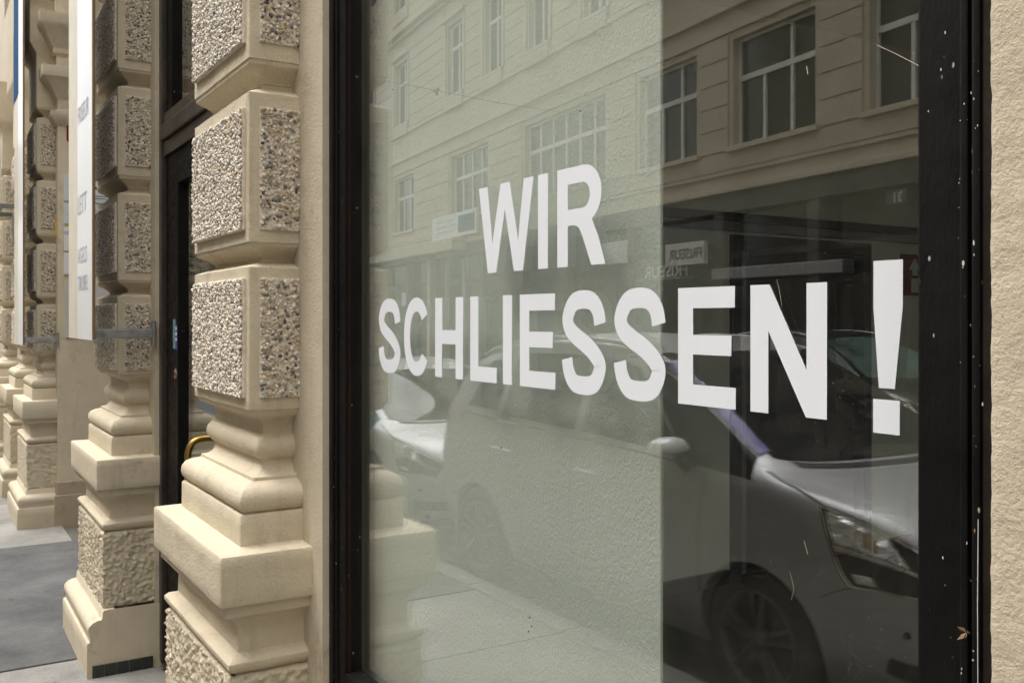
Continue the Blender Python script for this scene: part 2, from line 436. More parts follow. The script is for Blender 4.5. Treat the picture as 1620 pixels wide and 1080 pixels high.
def curve_letter(name, loops, depth):
    if loops and loops[0] == 'strip':
        L, Rr = loops[1]; me = MB().loft([[(p.x, p.y, 0), (q.x, q.y, 0)] for p, q in zip(L, Rr)]).mesh(name); return me
    cu = bpy.data.curves.new(name, 'CURVE'); cu.dimensions = '2D'; cu.fill_mode = 'BOTH'; cu.extrude = depth
    for lp in loops:
        sp = cu.splines.new('POLY'); sp.points.add(len(lp) - 1); sp.use_cyclic_u = True
        for p, q in zip(sp.points, lp): p.co = (q[0], q[1], 0, 1)
    ob = bpy.data.objects.new(name, cu); col.objects.link(ob)
    dg = bpy.context.evaluated_depsgraph_get(); dg.update()
    me = bpy.data.meshes.new_from_object(ob.evaluated_get(dg))
    bpy.data.objects.remove(ob); bpy.data.curves.remove(cu); me.materials.clear(); me.name = name
    return me

def crom(pts, n=8, closed=False):
    out = []; P = [Vector(p) for p in pts]; m = len(P)
    for i in range(m - 1):
        p0 = P[max(i - 1, 0)]; p1 = P[i]; p2 = P[i + 1]; p3 = P[min(i + 2, m - 1)]
        for k in range(n):
            t = k / n
            out.append(0.5 * ((2 * p1) + (p2 - p0) * t + (2 * p0 - 5 * p1 + 4 * p2 - p3) * t * t + (3 * p1 - p0 - 3 * p2 + p3) * t ** 3))
    out.append(P[-1]); return out

# ================================================================== GROUND
road = MB().box(-200, 200, -200, 200, -0.9, -0.12).build('road', 'road'); tag(road, 'grey asphalt street between the two rows of houses', 'road', kind='structure')
KERB_Y = -0.95
mb = MB().box(-60, 25, KERB_Y + 0.14, 1.6, -0.3, -0.02)
walk = mb.build('sidewalk', 'joint'); tag(walk, 'pavement of concrete slabs beside the house front', 'pavement', kind='structure')
ap = MB().rbox(-7.50, -4.885, KERB_Y + 0.148, 1.4, -0.05, 0.003, 0.004).build('asphalt_patch', 'asphalt', walk)
ap['label'] = 'dark grey asphalt patch let into the concrete pavement'
slab_me = MB().rbox(0, 0.895, 0, 0.872, -0.05, 0.0, 0.006).mesh('paving_slab', 30); slab_me.materials.append(M['slab'])
def slab_run(xa, n, dirn):
    for i in range(n):
        for j in range(2):
            o = link('paving_slab', slab_me, None, walk)
            x = xa + i * 0.903 if dirn > 0 else xa - (i + 1) * 0.903
            o.location = (x, KERB_Y + 0.148 + j * 0.88, random.uniform(-0.002, 0.001)); o.rotation_euler = (0, 0, 0)
slab_run(-4.88, 9, 1); slab_run(-7.505, 14, -1)
MB().box(-60, -20.16, KERB_Y + 0.148, 1.4, -0.05, 0.0).build('paving', 'slab', walk)
MB().box(3.26, 25, KERB_Y + 0.148, 1.4, -0.05, 0.0).build('paving', 'slab', walk)
kerb_me = MB().rbox(0, 0.99, 0, 0.14, -0.3, 0.0, 0.012).mesh('kerb_stone', 30); kerb_me.materials.append(M['kerb'])
kroot = MB().box(-60, 25, KERB_Y + 0.01, KERB_Y + 0.13, -0.3, -0.01).build('kerb', 'joint'); tag(kroot, 'granite kerb along the edge of the shop pavement', 'kerb', kind='structure')
for i in range(24):
    o = link('kerb_stone', kerb_me, None, kroot); o.location = (-18 + i, KERB_Y, random.uniform(-0.003, 0.002))

# ================================================================== OUR BUILDING
WALL_Y, FRONT_Y = 0.93, 0.785
B0 = Vector((-5.0, 1.4, 0))
house = empty('corner_house', B0); house.name = 'stucco_house'
tag(house, 'beige stucco house front with pebble studded pilasters and a shop window', 'house')
INV = Matrix.Translation(-B0)
WX0, WX1 = -2.453, -0.557           # shop window opening
DX0, DX1 = -4.60, -3.35             # shop door opening
PX0, PX1 = -8.14, -5.55             # portal opening
ops = [(WX0, WX1, 0.55, 3.4), (DX0, DX1, -.06, 3.4), (PX0, PX1, -.06, 4.3), (0.95, 2.85, 0.55, 3.4), (-11.2, -10.4, 0.3, 3.4)]
for k in range(12):
    for fl in (5.4, 9.2, 13.0):
        ops.append((-24 + 2.6 * k, -24 + 2.6 * k + 1.2, fl, fl + 2.2))
wall_openings(MB(), -30, 12, -0.05, 16.0, WALL_Y, WALL_Y + 0.42, ops).build('wall', 'wall_plaster', house, INV)
MB().box(-30, 12, WALL_Y + 0.30, WALL_Y + 0.36, 4.6, 15.8).build('upper_window_backing', 'opp_glass', house, INV)
MB().box(-30, 12, 0.55, 1.0, 16.0, 16.5).build('roof_cornice', 'plaster', house, INV)
# coarse render strip beside the window, rough up close
mb = MB(); nx, nz = 56, 300; xs0, xs1, zs0, zs1 = WX1, -0.30, 0.9, 2.5
grid = []
for k in range(nz + 1):
    row = []
    for i in range(nx + 1):
        x = xs0 + (xs1 - xs0) * i / nx; z = zs0 + (zs1 - zs0) * k / nz
        h = noise.noise(Vector((x * 38, 3.1, z * 30))) * 0.0007 + noise.noise(Vector((x * 90, 7.7, z * 75))) * 0.0008 + noise.noise(Vector((x * 14, 1.7, z * 12))) * 0.0005
        e = (noise.noise(Vector((1.3, 9.1, z * 26))) * 0.0009 + noise.noise(Vector((1.3, 4.1, z * 90))) * 0.0008) * max(0, 1 - i / 6)
        row.append((x + e - 0.002, WALL_Y - 0.007 + h + 0.003 * max(0, 1 - i / 2.0) ** 2, z))
    grid.append(row)
grid_b = [[(r[0][0] + 0.001, WALL_Y + 0.02, r[0][2])] + r for r in grid]
mb.loft(grid_b).build('coarse_render', 'plaster_rough', house, INV, smooth=60)

# ---- pilasters
def sweep(mb, prof, xl, xr, yf, yb, seg=0.03, cr=0.005, left=True):
    """mitred moulding: prof = [(projection, z)], U-shaped plan round the right side, front and left side"""
    rings = []
    for p, z in prof:
        pts = []
        R1, F1, L1 = xr + p, yf - p, xl - p
        n1 = max(2, int((yb - yf) / seg))
        for i in range(n1): pts.append((R1, yb + (F1 + cr - yb) * i / n1, z))
        for a in (0, 30, 60, 90):
            a = R(a); pts.append((R1 - cr + cr * math.cos(a), F1 + cr - cr * math.sin(a), z))
        n2 = max(2, int((xr - xl) / seg))
        for i in range(1, n2): pts.append((R1 - cr + (L1 - R1 + 2 * cr) * i / n2, F1, z))
        for a in (90, 120, 150, 180):
            a = R(a); pts.append((L1 + cr + cr * math.cos(a), F1 + cr - cr * math.sin(a), z))
        for i in range(1, n1 + 1): pts.append((L1, F1 + cr + (yb - F1 - cr) * i / n1, z))
        rings.append(pts)
    mb.loft(rings); return mb

def dense(prof, step=0.03):
    out = [prof[0]]
    for a, b in zip(prof, prof[1:]):
        L = math.hypot(a[0] - b[0], a[1] - b[1]); n = max(1, int(L / step))
        for i in range(1, n + 1): out.append((a[0] + (b[0] - a[0]) * i / n, a[1] + (b[1] - a[1]) * i / n))
    return out

FOOT = [(.05, .630), (.062, .640), (.074, .648), (.081, .660), (.080, .671), (.070, .681), (.048, .686), (.044, .690), (.043, .755),
        (.047, .768), (.056, .781), (.070, .792), (.088, .799), (.090, .803), (.090, .830), (.106, .833), (.108, .838), (.108, .963), (.105, .968), (.040, .972),
        (.035, .975), (.034, 1.055), (.031, 1.060), (.018, 1.062), (.026, 1.068), (.034, 1.080), (.037, 1.095), (.034, 1.112), (.024, 1.127), (.006, 1.137), (-.012, 1.141),
        (-.016, 1.143), (-.017, 1.152), (-.034, 1.155), (-.046, 1.165), (-.053, 1.180), (-.052, 1.196), (-.046, 1.200), (-.038, 1.208), (-.032, 1.222), (-.031, 1.236),
        (-.035, 1.251), (-.044, 1.263), (-.055, 1.269), (-.057, 1.275), (-.057, 1.300), (-.053, 1.305), (-.050, 1.312), (-.036, 1.320), (-.018, 1.326), (-.010, 1.334), (-.008, 1.342), (-.001, 1.345), (0, 1.349)]
PAN_A = [(1.378, 1.717), (1.852, 2.198), (2.380, 2.71), (2.87, 3.20), (3.36, 3.69)]
PAN_B = [(1.362, 1.674), (1.820, 2.144), (2.312, 2.640), (2.808, 3.135), (3.30, 3.63)]

def shaft_profile(pans):
    pr = list(FOOT)
    for (b0, t0), (b1, t1) in zip(pans, pans[1:]):
        g = b1 - t0
        f = lambda k: t0 + g * k
        pr += [(0, f(.22)), (-.004, f(.235)), (-.028, f(.30)), (-.048, f(.345)), (-.053, f(.36)), (-.054, f(.42)), (-.050, f(.435)), (-.050, f(.46)), (-.044, f(.50)), (-.033, f(.56)), (-.016, f(.62)),
               (-.006, f(.66)), (-.004, f(.68)), (-.004, f(.735)), (0, f(.745))]
    pr += [(0, pans[-1][1] + .05), (.05, pans[-1][1] + .12), (.05, 4.2)]
    return pr

# pebbles: one joined sheet of real stones for a panel (too small to pick apart)
def ico(sub):
    bm = bmesh.new(); bmesh.ops.create_icosphere(bm, subdivisions=sub, radius=1.0); bm.verts.index_update()
    v = np.array([p.co[:] for p in bm.verts]); f = np.array([[q.index for q in p.verts] for p in bm.faces]); bm.free(); return v, f
def pebble_sheet(name, w, h, pitch, rmin, rmax, sub, seed, mat, keep=1.0):
    rng = np.random.default_rng(seed); bv, bf = ico(sub)
    ys = np.arange(pitch * 0.4, h - pitch * 0.3, pitch * 0.87); P = []
    for j, y in enumerate(ys):
        for x in np.arange(pitch * (0.4 + 0.5 * (j % 2)), w - pitch * 0.25, pitch): P.append((x, y))
    P = np.array(P); P += rng.uniform(-0.33, 0.33, P.shape) * pitch
    P = P[rng.random(len(P)) < keep]
    n = len(P)
    r = rng.uniform(rmin, rmax, n); el = rng.uniform(0.95, 1.5, n); fl = rng.uniform(0.5, 0.85, n); an = rng.uniform(0, math.pi, n)
    tx = rng.uniform(-.5, .5, n); ty = rng.uniform(-.5, .5, n)
    V = np.empty((n, len(bv), 3))
    lx, ly, lz = bv[:, 0][None] * (r * el)[:, None], bv[:, 1][None] * (r / el ** 0.5)[:, None], bv[:, 2][None] * (r * fl)[:, None]
    lz = lz + lx * tx[:, None] * 0.6 + ly * ty[:, None] * 0.6
    ca, sa = np.cos(an)[:, None], np.sin(an)[:, None]
    V[:, :, 0] = P[:, 0:1] + lx * ca - ly * sa
    V[:, :, 1] = P[:, 1:2] + lx * sa + ly * ca
    V[:, :, 2] = lz + rng.uniform(-0.002, 0.0025, n)[:, None]
    np.clip(V[:, :, 0], 0, w, out=V[:, :, 0]); np.clip(V[:, :, 1], 0, h, out=V[:, :, 1])
    Fc = bf[None] + (np.arange(n) * len(bv))[:, None, None]
    me = bpy.data.meshes.new(name); Vf = V.reshape(-1, 3); Ff = Fc.reshape(-1, 3)
    me.vertices.add(len(Vf)); me.vertices.foreach_set('co', Vf.ravel())
    me.loops.add(Ff.size); me.loops.foreach_set('vertex_index', Ff.ravel().astype(np.int32))
    me.polygons.add(len(Ff)); me.polygons.foreach_set('loop_start', np.arange(0, Ff.size, 3, dtype=np.int32))
    me.polygons.foreach_set('use_smooth', np.ones(len(Ff), dtype=bool)); me.update(); me.validate()
    me.materials.append(M[mat]); return me
SH_W = 0.616                        # shaft width
PW, PH = SH_W - 0.06, 0.335
SW = WALL_Y - FRONT_Y - 0.03
PEB_NEAR = [pebble_sheet('pebbles_front_near', PW, PH, 0.0095, .0044, .0064, 2, s, 'pebble_front') for s in (1, 2)]
PEB_FAR = pebble_sheet('pebbles_front_far', PW, PH, 0.0135, .0066, .0092, 1, 3, 'pebble_front')
SID_NEAR = [pebble_sheet('pebbles_side_near', SW, PH, 0.0098, .0034, .0066, 2, s, 'pebble_side', 0.82) for s in (4, 5, 6)]
SID_FAR = pebble_sheet('pebbles_side_far', SW, PH, 0.0115, .0055, .008, 1, 7, 'pebble_side', 0.95)

def rough_block(xl, xr, yf, yb, z0, z1, step, seed):
    """vermiculated stone block: right side, front, left side and top with hewn relief"""
    mb = MB()
    def disp(p, nrm):
        q = Vector((p[0] + p[1] * 0.7, p[1] * 0.9 - p[0] * 0.5, p[2])) + Vector((seed, seed * 2, 0))
        a = noise.noise(Vector((q.x * 58, q.y * 58, q.z * 66)))
        b = noise.noise(Vector(((q.x + q.z * .8) * 44, q.y * 44 + 5, (q.z - q.x * .6) * 95)))
        c = noise.noise(q * 130)
        vd = noise.voronoi(Vector(((q.x + q.z * .5) * 46, q.y * 46, (q.z - q.x * .45) * 62)))[0]
        h = max(0.0, 1 - vd[0] * 1.25) * 0.75 + (1 - abs(b) * 1.8) * 0.25
        return nrm * (h * 0.019 + a * 0.003 + c * 0.003 - 0.009)
    def edge(t, a, b, r=0.014):
        d = min(t - a, b - t); return -r * (1 - math.sqrt(max(0, 1 - max(0, 1 - d / r) ** 2))) if d < r else 0
    nz = int((z1 - z0) / step)
    per = []
    n1, n2 = int((yb - yf) / step), int((xr - xl) / step)
    for i in range(n1): per.append((xr, yb + (yf - yb) * i / n1, Vector((1, 0, 0))))
    per.append((xr, yf, Vector((.7, -.7, 0))))
    for i in range(1, n2): per.append((xr + (xl - xr) * i / n2, yf, Vector((0, -1, 0))))
    per.append((xl, yf, Vector((-.7, -.7, 0))))
    for i in range(1, n1 + 1): per.append((xl, yf + (yb - yf) * i / n1, Vector((-1, 0, 0))))
    rings = []
    for k in range(nz + 1):
        z = z0 + (z1 - z0) * k / nz; e = edge(z, z0, z1)
        rings.append([tuple(Vector((x, y, z)) + disp((x, y, z), nr) + nr * e) for x, y, nr in per])
    mb.loft(rings)
    top = [rings[-1], [(min(max(p[0], xl + .05), xr - .05), max(p[1], yf + .05), z1) for p in rings[-1]]]
    mb.loft(top); bot = [rings[0], [(min(max(p[0], xl + .05), xr - .05), max(p[1], yf + .05), z0) for p in rings[0]]]
    mb.loft(bot); return mb

def base_stone(mb, xl, xr, yb, returned):
    # slab foot + ogee on the front (p, z), flat sides unless returned
    pr = [(.147, -.05), (.147, .148), (.143, .155), (.134, .158), (.132, .175), (.138, .19), (.142, .208), (.138, .226), (.124, .241), (.104, .249), (.086, .252), (.082, .257), (.080, .285), (.074, .292), (.03, .293)]
    pr = dense(pr, .04)
    if returned:
        sweep(mb, pr, xl, xr, FRONT_Y, yb, 0.04)
    else:
        sx = 0.105
        ring = []
        n = 24
        for p, z in pr:
            ring.append([(xr + sx + (xl - xr - 2 * sx) * i / n, FRONT_Y - p, z) for i in range(n + 1)])
        mb.loft(ring)
        for x in (xr + sx, xl - sx):
            poly = [(x, FRONT_Y - p, z) for p, z in pr] + [(x, yb, pr[-1][1]), (x, yb, -.05)]
            mb.add(poly, [tuple(range(len(poly)))])

def pilaster(xr, pans, near, returned, idx):
    xl = xr - SH_W
    prof = dense(shaft_profile(pans), 0.025 if near else 0.06)
    pil = sweep(MB(), prof, xl, xr, FRONT_Y, WALL_Y + 0.05, 0.022 if near else 0.1).build('pilaster', 'plaster', house, INV, smooth=38, noise_amp=0.0011, nscale=9)
    bs = MB(); base_stone(bs, xl, xr, WALL_Y + 0.05, returned)
    bs.build('base', 'plaster_dark' if returned else 'plaster', pil, INV, smooth=38, noise_amp=0.0012, nscale=8)
    rough_block(xl - .075, xr + .075, FRONT_Y - .075, WALL_Y + 0.04, .286, .636, .0062 if near else .0105, idx * 3.7).build('hewn_block', 'plaster', pil, INV, smooth=70)
    for k, (b, t) in enumerate(pans[:3 if idx == 1 else 4]):
        h = t - b; sc_ = h / PH
        sl_ = MB().rbox(xl + .03, xr - .03, FRONT_Y - .010, FRONT_Y + .02, b, t, .003).build('panel', 'mortar', pil, INV)
        pe = link('pebbles', PEB_NEAR[k % 2] if near else PEB_FAR, None, pil, INV); tag(pe, kind='stuff')
        pe.location = (xl + .03, FRONT_Y - .012, b); pe.rotation_euler = (R(90), 0, 0); pe.scale = (1, sc_, 1)
        for sd_ in (1, -1):
            if sd_ < 0 and not near and k > 2: continue
            xa = xr if sd_ > 0 else xl
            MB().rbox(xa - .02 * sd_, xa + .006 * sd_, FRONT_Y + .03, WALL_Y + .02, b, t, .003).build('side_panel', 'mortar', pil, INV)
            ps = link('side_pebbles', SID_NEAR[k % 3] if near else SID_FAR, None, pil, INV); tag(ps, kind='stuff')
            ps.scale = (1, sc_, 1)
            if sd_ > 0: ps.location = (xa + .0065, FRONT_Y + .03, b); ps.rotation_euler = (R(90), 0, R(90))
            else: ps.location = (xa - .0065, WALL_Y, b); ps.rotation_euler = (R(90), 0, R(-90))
    return pil
XA, XB, XC, XD = -2.64, -4.69, -8.25, -9.78
pa = pilaster(XA, PAN_A, True, False, 1)
pb = pilaster(XB, PAN_B, True, False, 2)
pc = pilaster(XC, PAN_B, False, True, 3)
pd = pilaster(XD, PAN_B, False, True, 4)
pe_ = pilaster(-11.8, PAN_B, False, True, 5)
pf = pilaster(-14.6, PAN_B, False, True, 6)
pg = pilaster(0.80, PAN_A, False, False, 7)
# dark tiles at the door side of the second pilaster
for i in range(5):
    MB().rbox(XB + .1055, XB + .1135, WALL_Y - .012 - i * .052, WALL_Y - .012 - i * .052 - .050, -.02, .052, .0015).build('tile', 'dark_tile', pb, INV)

# ---- portal between second and third pilaster
por = sweep(MB(), dense([(0, -.05), (0, 3.10), (.02, 3.12), (.035, 3.145), (.05, 3.17), (.05, 3.215), (.012, 3.225), (0, 3.235), (0, 3.31), (.015, 3.33), (.03, 3.36), (.05, 3.40), (.085, 3.44), (.10, 3.455), (.115, 3.465), (.12, 3.49), (.12, 3.545), (.05, 3.56), (.01, 3.575),
                         (.01, 3.65), (.035, 3.665), (.035, 3.70), (.05, 3.72), (.075, 3.77), (.11, 3.83), (.13, 3.85), (.14, 3.88), (.14, 3.95), (.02, 3.985), (.02, 4.3)], .3), -8.6, PX0 + .012, WALL_Y - .008, 2.2, .25).build('portal_jamb', 'plaster', house, INV, smooth=35)
MB().rbox(-8.3, PX0 + .045, WALL_Y - .035, 2.15, -.05, .235, .006).build('plinth', 'plinth_stone', por, INV)
MB().rbox(-8.3, PX0 + .028, WALL_Y - .022, 2.15, .235, .335, .006).build('plinth_course', 'plinth_stone', por, INV)
MB().box(PX0, PX1, 2.15, 2.3, 0, 4.3).build('portal_back_wall', 'plaster_dark', house, INV)
pdoor = MB().rbox(PX0 + .35, PX1 - .35, 2.09, 2.15, 0.02, 2.9, .01)
pdoor = pdoor.build('portal_door', 'bronze', house, INV)
for i in range(2):
    for j in range(3):
        MB().rbox(PX0 + .45 + i * .68, PX0 + .45 + i * .68 + .55, 2.07, 2.10, .2 + j * .9, .95 + j * .9, .012).build('door_panel', 'bronze', pdoor, INV)
MB().box(PX1, PX1 + .1, WALL_Y + .42, 2.2, 0, 4.3).build('portal_side_wall', 'plaster', house, INV)

# ---- shop window frame
fr = MB()
# right jamb: flat leaf, beads, brown casing
fr.rbox(-.668, -.612, .962, 1.012, .55, 3.4, .003)
fr.rbox(-.611, -.601, .952, 1.012, .55, 3.4, .003)
fr.rbox(-.600, -.594, .957, 1.012, .55, 3.4, .002)
fr.rbox(-.593, -.583, .945, 1.012, .55, 3.4, .0035)
# left jamb
fr.rbox(-2.452, -2.425, .948, 1.012, .55, 3.4, .003)
fr.rbox(-2.424, -2.414, .955, 1.012, .55, 3.4, .003)
fr.rbox(-2.413, -2.372, .962, 1.012, .55, 3.4, .003)
fr.rbox(-2.3715, -.6685, .962, 1.012, .55, .66, .003)
fr.rbox(-2.3715, -.6685, .962, 1.012, 3.3, 3.4, .003)
win = fr.build('shop_window', 'frame', house, INV)
MB().rbox(-.5825, -.552, .948, 1.012, .55, 3.4, .003).build('casing', 'frame_brown', win, INV)
MB().rbox(-2.3718, -2.3702, .9735, .9772, .66, 3.3, .0005).build('glazing_bead', 'rust', win, INV)
MB().box(-2.40, -.645, GLASS_Y, GLASS_Y + .008, .6, 3.35).build('pane', 'shop_glass', win, INV)
MB().rbox(-2.50, -.50, .86, .955, .50, .549, .004).build('window_sill', 'plinth_stone', win, INV)

w2_ = MB().rbox(.952, 1.03, .96, 1.05, .55, 3.4, .004).rbox(2.77, 2.848, .96, 1.05, .55, 3.4, .004).rbox(1.031, 2.769, .96, 1.05, .55, .63, .004).rbox(1.031, 2.769, .96, 1.05, 3.32, 3.4, .004).build('shop_window', 'frame', house, INV)
MB().box(1.02, 2.78, GLASS_Y, GLASS_Y + .008, .6, 3.35).build('pane', 'door_glass', w2_, INV)

# wear: chips along the right jamb, a cobweb thread, scratches and scraps on the glass
t = NT('paint_chip'); g_ = t.n('ShaderNodeNewGeometry')
M['chip'] = t.done(t.bsdf(t.ramp(g_.outputs['Random Per Island'], [(0, (.62, .58, .52)), (.45, (.40, .20, .08)), (.7, (.75, .72, .68)), (.85, (.22, .10, .05))], 'CONSTANT'), .8))
rc = random.Random(11); ch = MB()
for k in range(70):
    x = rc.choice([-.6125, -.6060, -.5972, -.5905, -.5850]) + rc.gauss(0, .0022) if rc.random() < .8 else rc.uniform(-.662, -.615)
    yy = .9618 if x < -.6115 else (.9518 if x < -.6005 else (.9568 if x < -.5935 else .9447))
    z = rc.choice([1.27, 1.62, 1.86, rc.uniform(1.15, 2.05), rc.uniform(1.15, 2.05)]) + rc.gauss(0, .05); r_ = rc.uniform(.0003, .0009) * (2.0 if rc.random() < .12 else 1); e_ = rc.uniform(1, 3.2)
    n_ = 5; ch.add([(x + r_ * math.cos(6.283 * i / n_) * rc.uniform(.6, 1.2), yy, z + r_ * e_ * math.sin(6.283 * i / n_) * rc.uniform(.6, 1.2)) for i in range(n_)], [tuple(range(n_))])
tag(ch.build('paint_chips', 'chip', win, INV), kind='stuff')
MB().tube([(-.584, .944, 1.39), (-.5835, .942, 1.30), (-.584, .9435, 1.20), (-.585, .943, 1.05)], .0004, 5).build('cobweb_thread', 'vinyl', win, INV)
def on_glass(u, v): return Vector(onY(u, v, GLASS_Y - .0006))
for pts_, r_ in (([(1388, 72), (1410, 82), (1432, 93), (1453, 104)], .0003), ([(1276, 105), (1278, 118)], .0005), ([(1229, 442), (1233, 460), (1237, 484)], .0002), ([(1272, 855), (1278, 876)], .00022), ([(1250, 905), (1256, 930), (1252, 948)], .00015)):
    MB().tube([on_glass(*p) for p in pts_], r_, 5).build('scratch', 'sign_cream', win, INV)
for u_, v_ in ((793, 708), (838, 976), (841, 990), (836, 998), (1119, 471), (621, 142), (918, 176)):
    p = on_glass(u_, v_); MB().rbox(p.x - .0014, p.x + .0014, p.y - .0006, p.y + .0004, p.z - .0016, p.z + .0016, .0004).build('speck', 'black_plastic', win, INV)
p0, p1 = on_glass(588, 12), on_glass(598, 0)
MB().add([(p0.x, p0.y, p0.z + .005), (p0.x + .008, p0.y, p0.z), (p1.x, p0.y, p0.z + .012), (p1.x, p0.y, p0.z + .12), (p0.x, p0.y, p0.z + .12)], [(0, 1, 2, 3, 4)]).build('tape_scrap', 'black_plastic', win, INV)

# ---- shop door
dr = MB()
dr.rbox(-4.598, -4.545, .948, 1.06, 0.02, 3.4, .004)
dr.rbox(-3.405, -3.352, .948, 1.06, 0.02, 3.4, .004)
dr.rbox(-4.544, -3.406, .940, 1.06, 2.415, 2.485, .006)
dr.rbox(-4.544, -3.406, .955, 1.06, 2.487, 2.54, .004)
dr.rbox(-4.544, -3.406, .955, 1.06, 2.345, 2.413, .004)
dr.rbox(-4.544, -3.406, .955, 1.06, 3.33, 3.4, .004)
door = dr.build('shop_door', 'bronze', house, INV)
lf = MB()
lf.rbox(-4.540, -4.31, .968, 1.04, 0.03, 2.343, .004)
lf.rbox(-3.64, -3.41, .968, 1.04, 0.03, 2.343, .004)
lf.rbox(-4.309, -3.641, .968, 1.04, 0.03, .35, .004)
lf.rbox(-4.309, -3.641, .968, 1.04, 2.2, 2.343, .004)
leafo = lf.build('door_leaf', 'frame', door, INV)
for fx in (-4.540, -3.52): MB().rbox(fx, fx + .11, .968, 1.04, 2.541, 3.33, .004).build('fanlight_stile', 'frame', door, INV)
MB().box(-4.32, -3.63, .992, 1.0, .34, 2.21).build('pane', 'door_glass', door, INV)
MB().box(-4.44, -3.51, .992, 1.0, 2.53, 3.34).build('fanlight_pane', 'door_glass', door, INV)
hp = [(-3.77, .985, 1.135), (-3.77, .935, 1.135), (-3.77, .905, 1.124), (-3.77, .888, 1.095), (-3.77, .884, 1.05), (-3.77, .884, .84), (-3.77, .888, .795), (-3.77, .905, .766), (-3.77, .935, .755), (-3.77, .985, .755)]
MB().tube([tuple(p) for p in crom(hp, 5)], .0125, 10).build('handle', 'brass', door, INV, smooth=60)
st = MB().box(-4.395, -4.350, .9662, .9676, 1.47, 1.60).build('sticker', 'ink_teal', door, INV)
st = MB().box(-4.350, -4.315, .9662, .9676, 1.465, 1.578).build('sticker', 'ink_blue', door, INV)
for k in range(3): MB().box(-4.345, -4.320, .9656, .9661, 1.553 - k * .024, 1.567 - k * .024).build('sticker_print', 'sign_white', door, INV)
ps = MB().lathe([(0, 0), (.024, 0), (.024, .0012), (0, .0012)], (-4.355, .9664, 1.358), 'Y', 24).build('prohibition_sticker', 'sign_white', door, INV)
MB().lathe([(.018, 0), (.024, 0), (.024, .0012), (.018, .0012), (.018, 0)], (-4.355, .9650, 1.358), 'Y', 24).build('sticker_ring', 'sign_red', door, INV)
MB().box(-4.365, -4.345, .9645, .9655, 1.349, 1.367).build('sticker_mark', 'ink_dark', door, INV)

def wall_x(mb, x0, x1, y0, y1, z0, z1, ops):
    ys = [y0] + [v for o in ops for v in o[:2]] + [y1]
    for i in range(0, len(ys), 2): mb.box(x0, x1, ys[i], ys[i + 1], z0, z1)
    for o in ops: mb.box(x0, x1, o[0], o[1], z0, o[2]); mb.box(x0, x1, o[0], o[1], o[3], z1)
    return mb
# ---- interior behind the window and the door
XW = -4.2
def struct(o, kind='structure'): o['kind'] = kind; return o
struct(MB().box(-6.0, 3.0, 1.36, 8.0, -.2, -.01).build('room_floor', 'room_floor'))
struct(MB().box(-6.0, 3.0, 1.36, 8.0, 3.5, 3.7).build('room_ceiling', 'room_wall'))
w1 = struct(MB().box(XW - .15, XW, 2.9, 4.20, -.01, 3.5).box(XW - .15, XW, 5.52, 8.0, -.01, 3.5).box(XW - .15, XW, 4.20, 5.52, 2.12, 3.5).box(-6.0, XW - .15, 2.9, 3.05, -.01, 3.5).build('room_wall', 'room_wall'))
struct(MB().box(-6.0, 3.0, 7.85, 8.0, -.01, 3.5).build('room_back_wall', 'room_wall'))
rsw = struct(wall_x(MB(), 2.9, 3.0, 1.36, 7.85, -.01, 3.5, [(1.7, 4.5, .3, 3.4), (4.7, 7.6, .3, 3.4)]).box(-6.0, -5.9, 1.36, 7.85, -.01, 3.5).box(-5.4, -5.3, 1.36, 2.9, -.01, 3.5).build('room_side_wall', 'room_wall'))  # two wide openings added in the unseen right wall to brighten the room
for cy0, cy1 in ((1.7, 4.5), (4.7, 7.6)):
    cw = MB().box(2.92, 2.98, cy0, cy0 + .08, .3, 3.4).box(2.92, 2.98, cy1 - .08, cy1, .3, 3.4).box(2.92, 2.98, cy0 + .08, cy1 - .08, .3, .38).box(2.92, 2.98, cy0 + .08, cy1 - .08, 3.32, 3.4).build('added_light_window', 'opp_white', rsw)  # frame for an added opening that lets daylight in
    MB().box(2.945, 2.95, cy0 + .07, cy1 - .07, .37, 3.33).build('pane', 'door_glass', cw)
struct(MB().box(-3.2, -3.1, 1.36, 2.4, -.01, 3.5).build('vestibule_wall', 'room_wall'))
MB().rbox(XW - .01, XW + .03, 3.0, 4.18, -.005, .08, .004).build('skirting', 'room_black', w1)
MB().rbox(XW - .01, XW + .03, 5.56, 7.8, -.005, .08, .004).build('skirting', 'room_black', w1)
rl = MB().rbox(XW, XW + .06, 2.95, 7.84, 2.19, 2.245, .004).build('wall_rail', 'room_black')
tag(rl, 'black rail running along the dim olive wall inside the shop', 'rail')
MB().rbox(XW, XW + .04, 2.95, 7.84, 2.135, 2.188, .004).build('lower_rail', 'room_grey', rl)
idr = MB().rbox(XW - .12, XW + .02, 4.202, 4.285, 0, 2.118, .004).rbox(XW - .12, XW + .02, 5.435, 5.518, 0, 2.118, .004).rbox(XW - .12, XW + .02, 4.286, 5.434, 2.04, 2.118, .004).build('inner_door', 'room_black')
tag(idr, 'black framed door in the olive wall inside the shop', 'door')
MB().rbox(XW - .10, XW - .06, 4.40, 5.434, .01, 2.04, .004).build('door_leaf', 'room_black', idr)
MB().rbox(XW - .10, XW - .05, 4.287, 4.395, .01, 2.04, .004).build('side_strip', 'room_grey', idr)
pan = MB().rbox(-2.447, -1.209, 1.050, 1.056, .45, 3.38, .0015)
pan.build('partition_panel', 'woodchip')
tag(bpy.data.objects['partition_panel'], 'pale green woodchip partition standing just behind the shop window', 'partition')
for bx in (-2.40, -1.95, -1.50): MB().rbox(bx, bx + .05, 1.057, 1.095, .45, 3.38, .003).build('batten', 'room_wall', bpy.data.objects['partition_panel'])
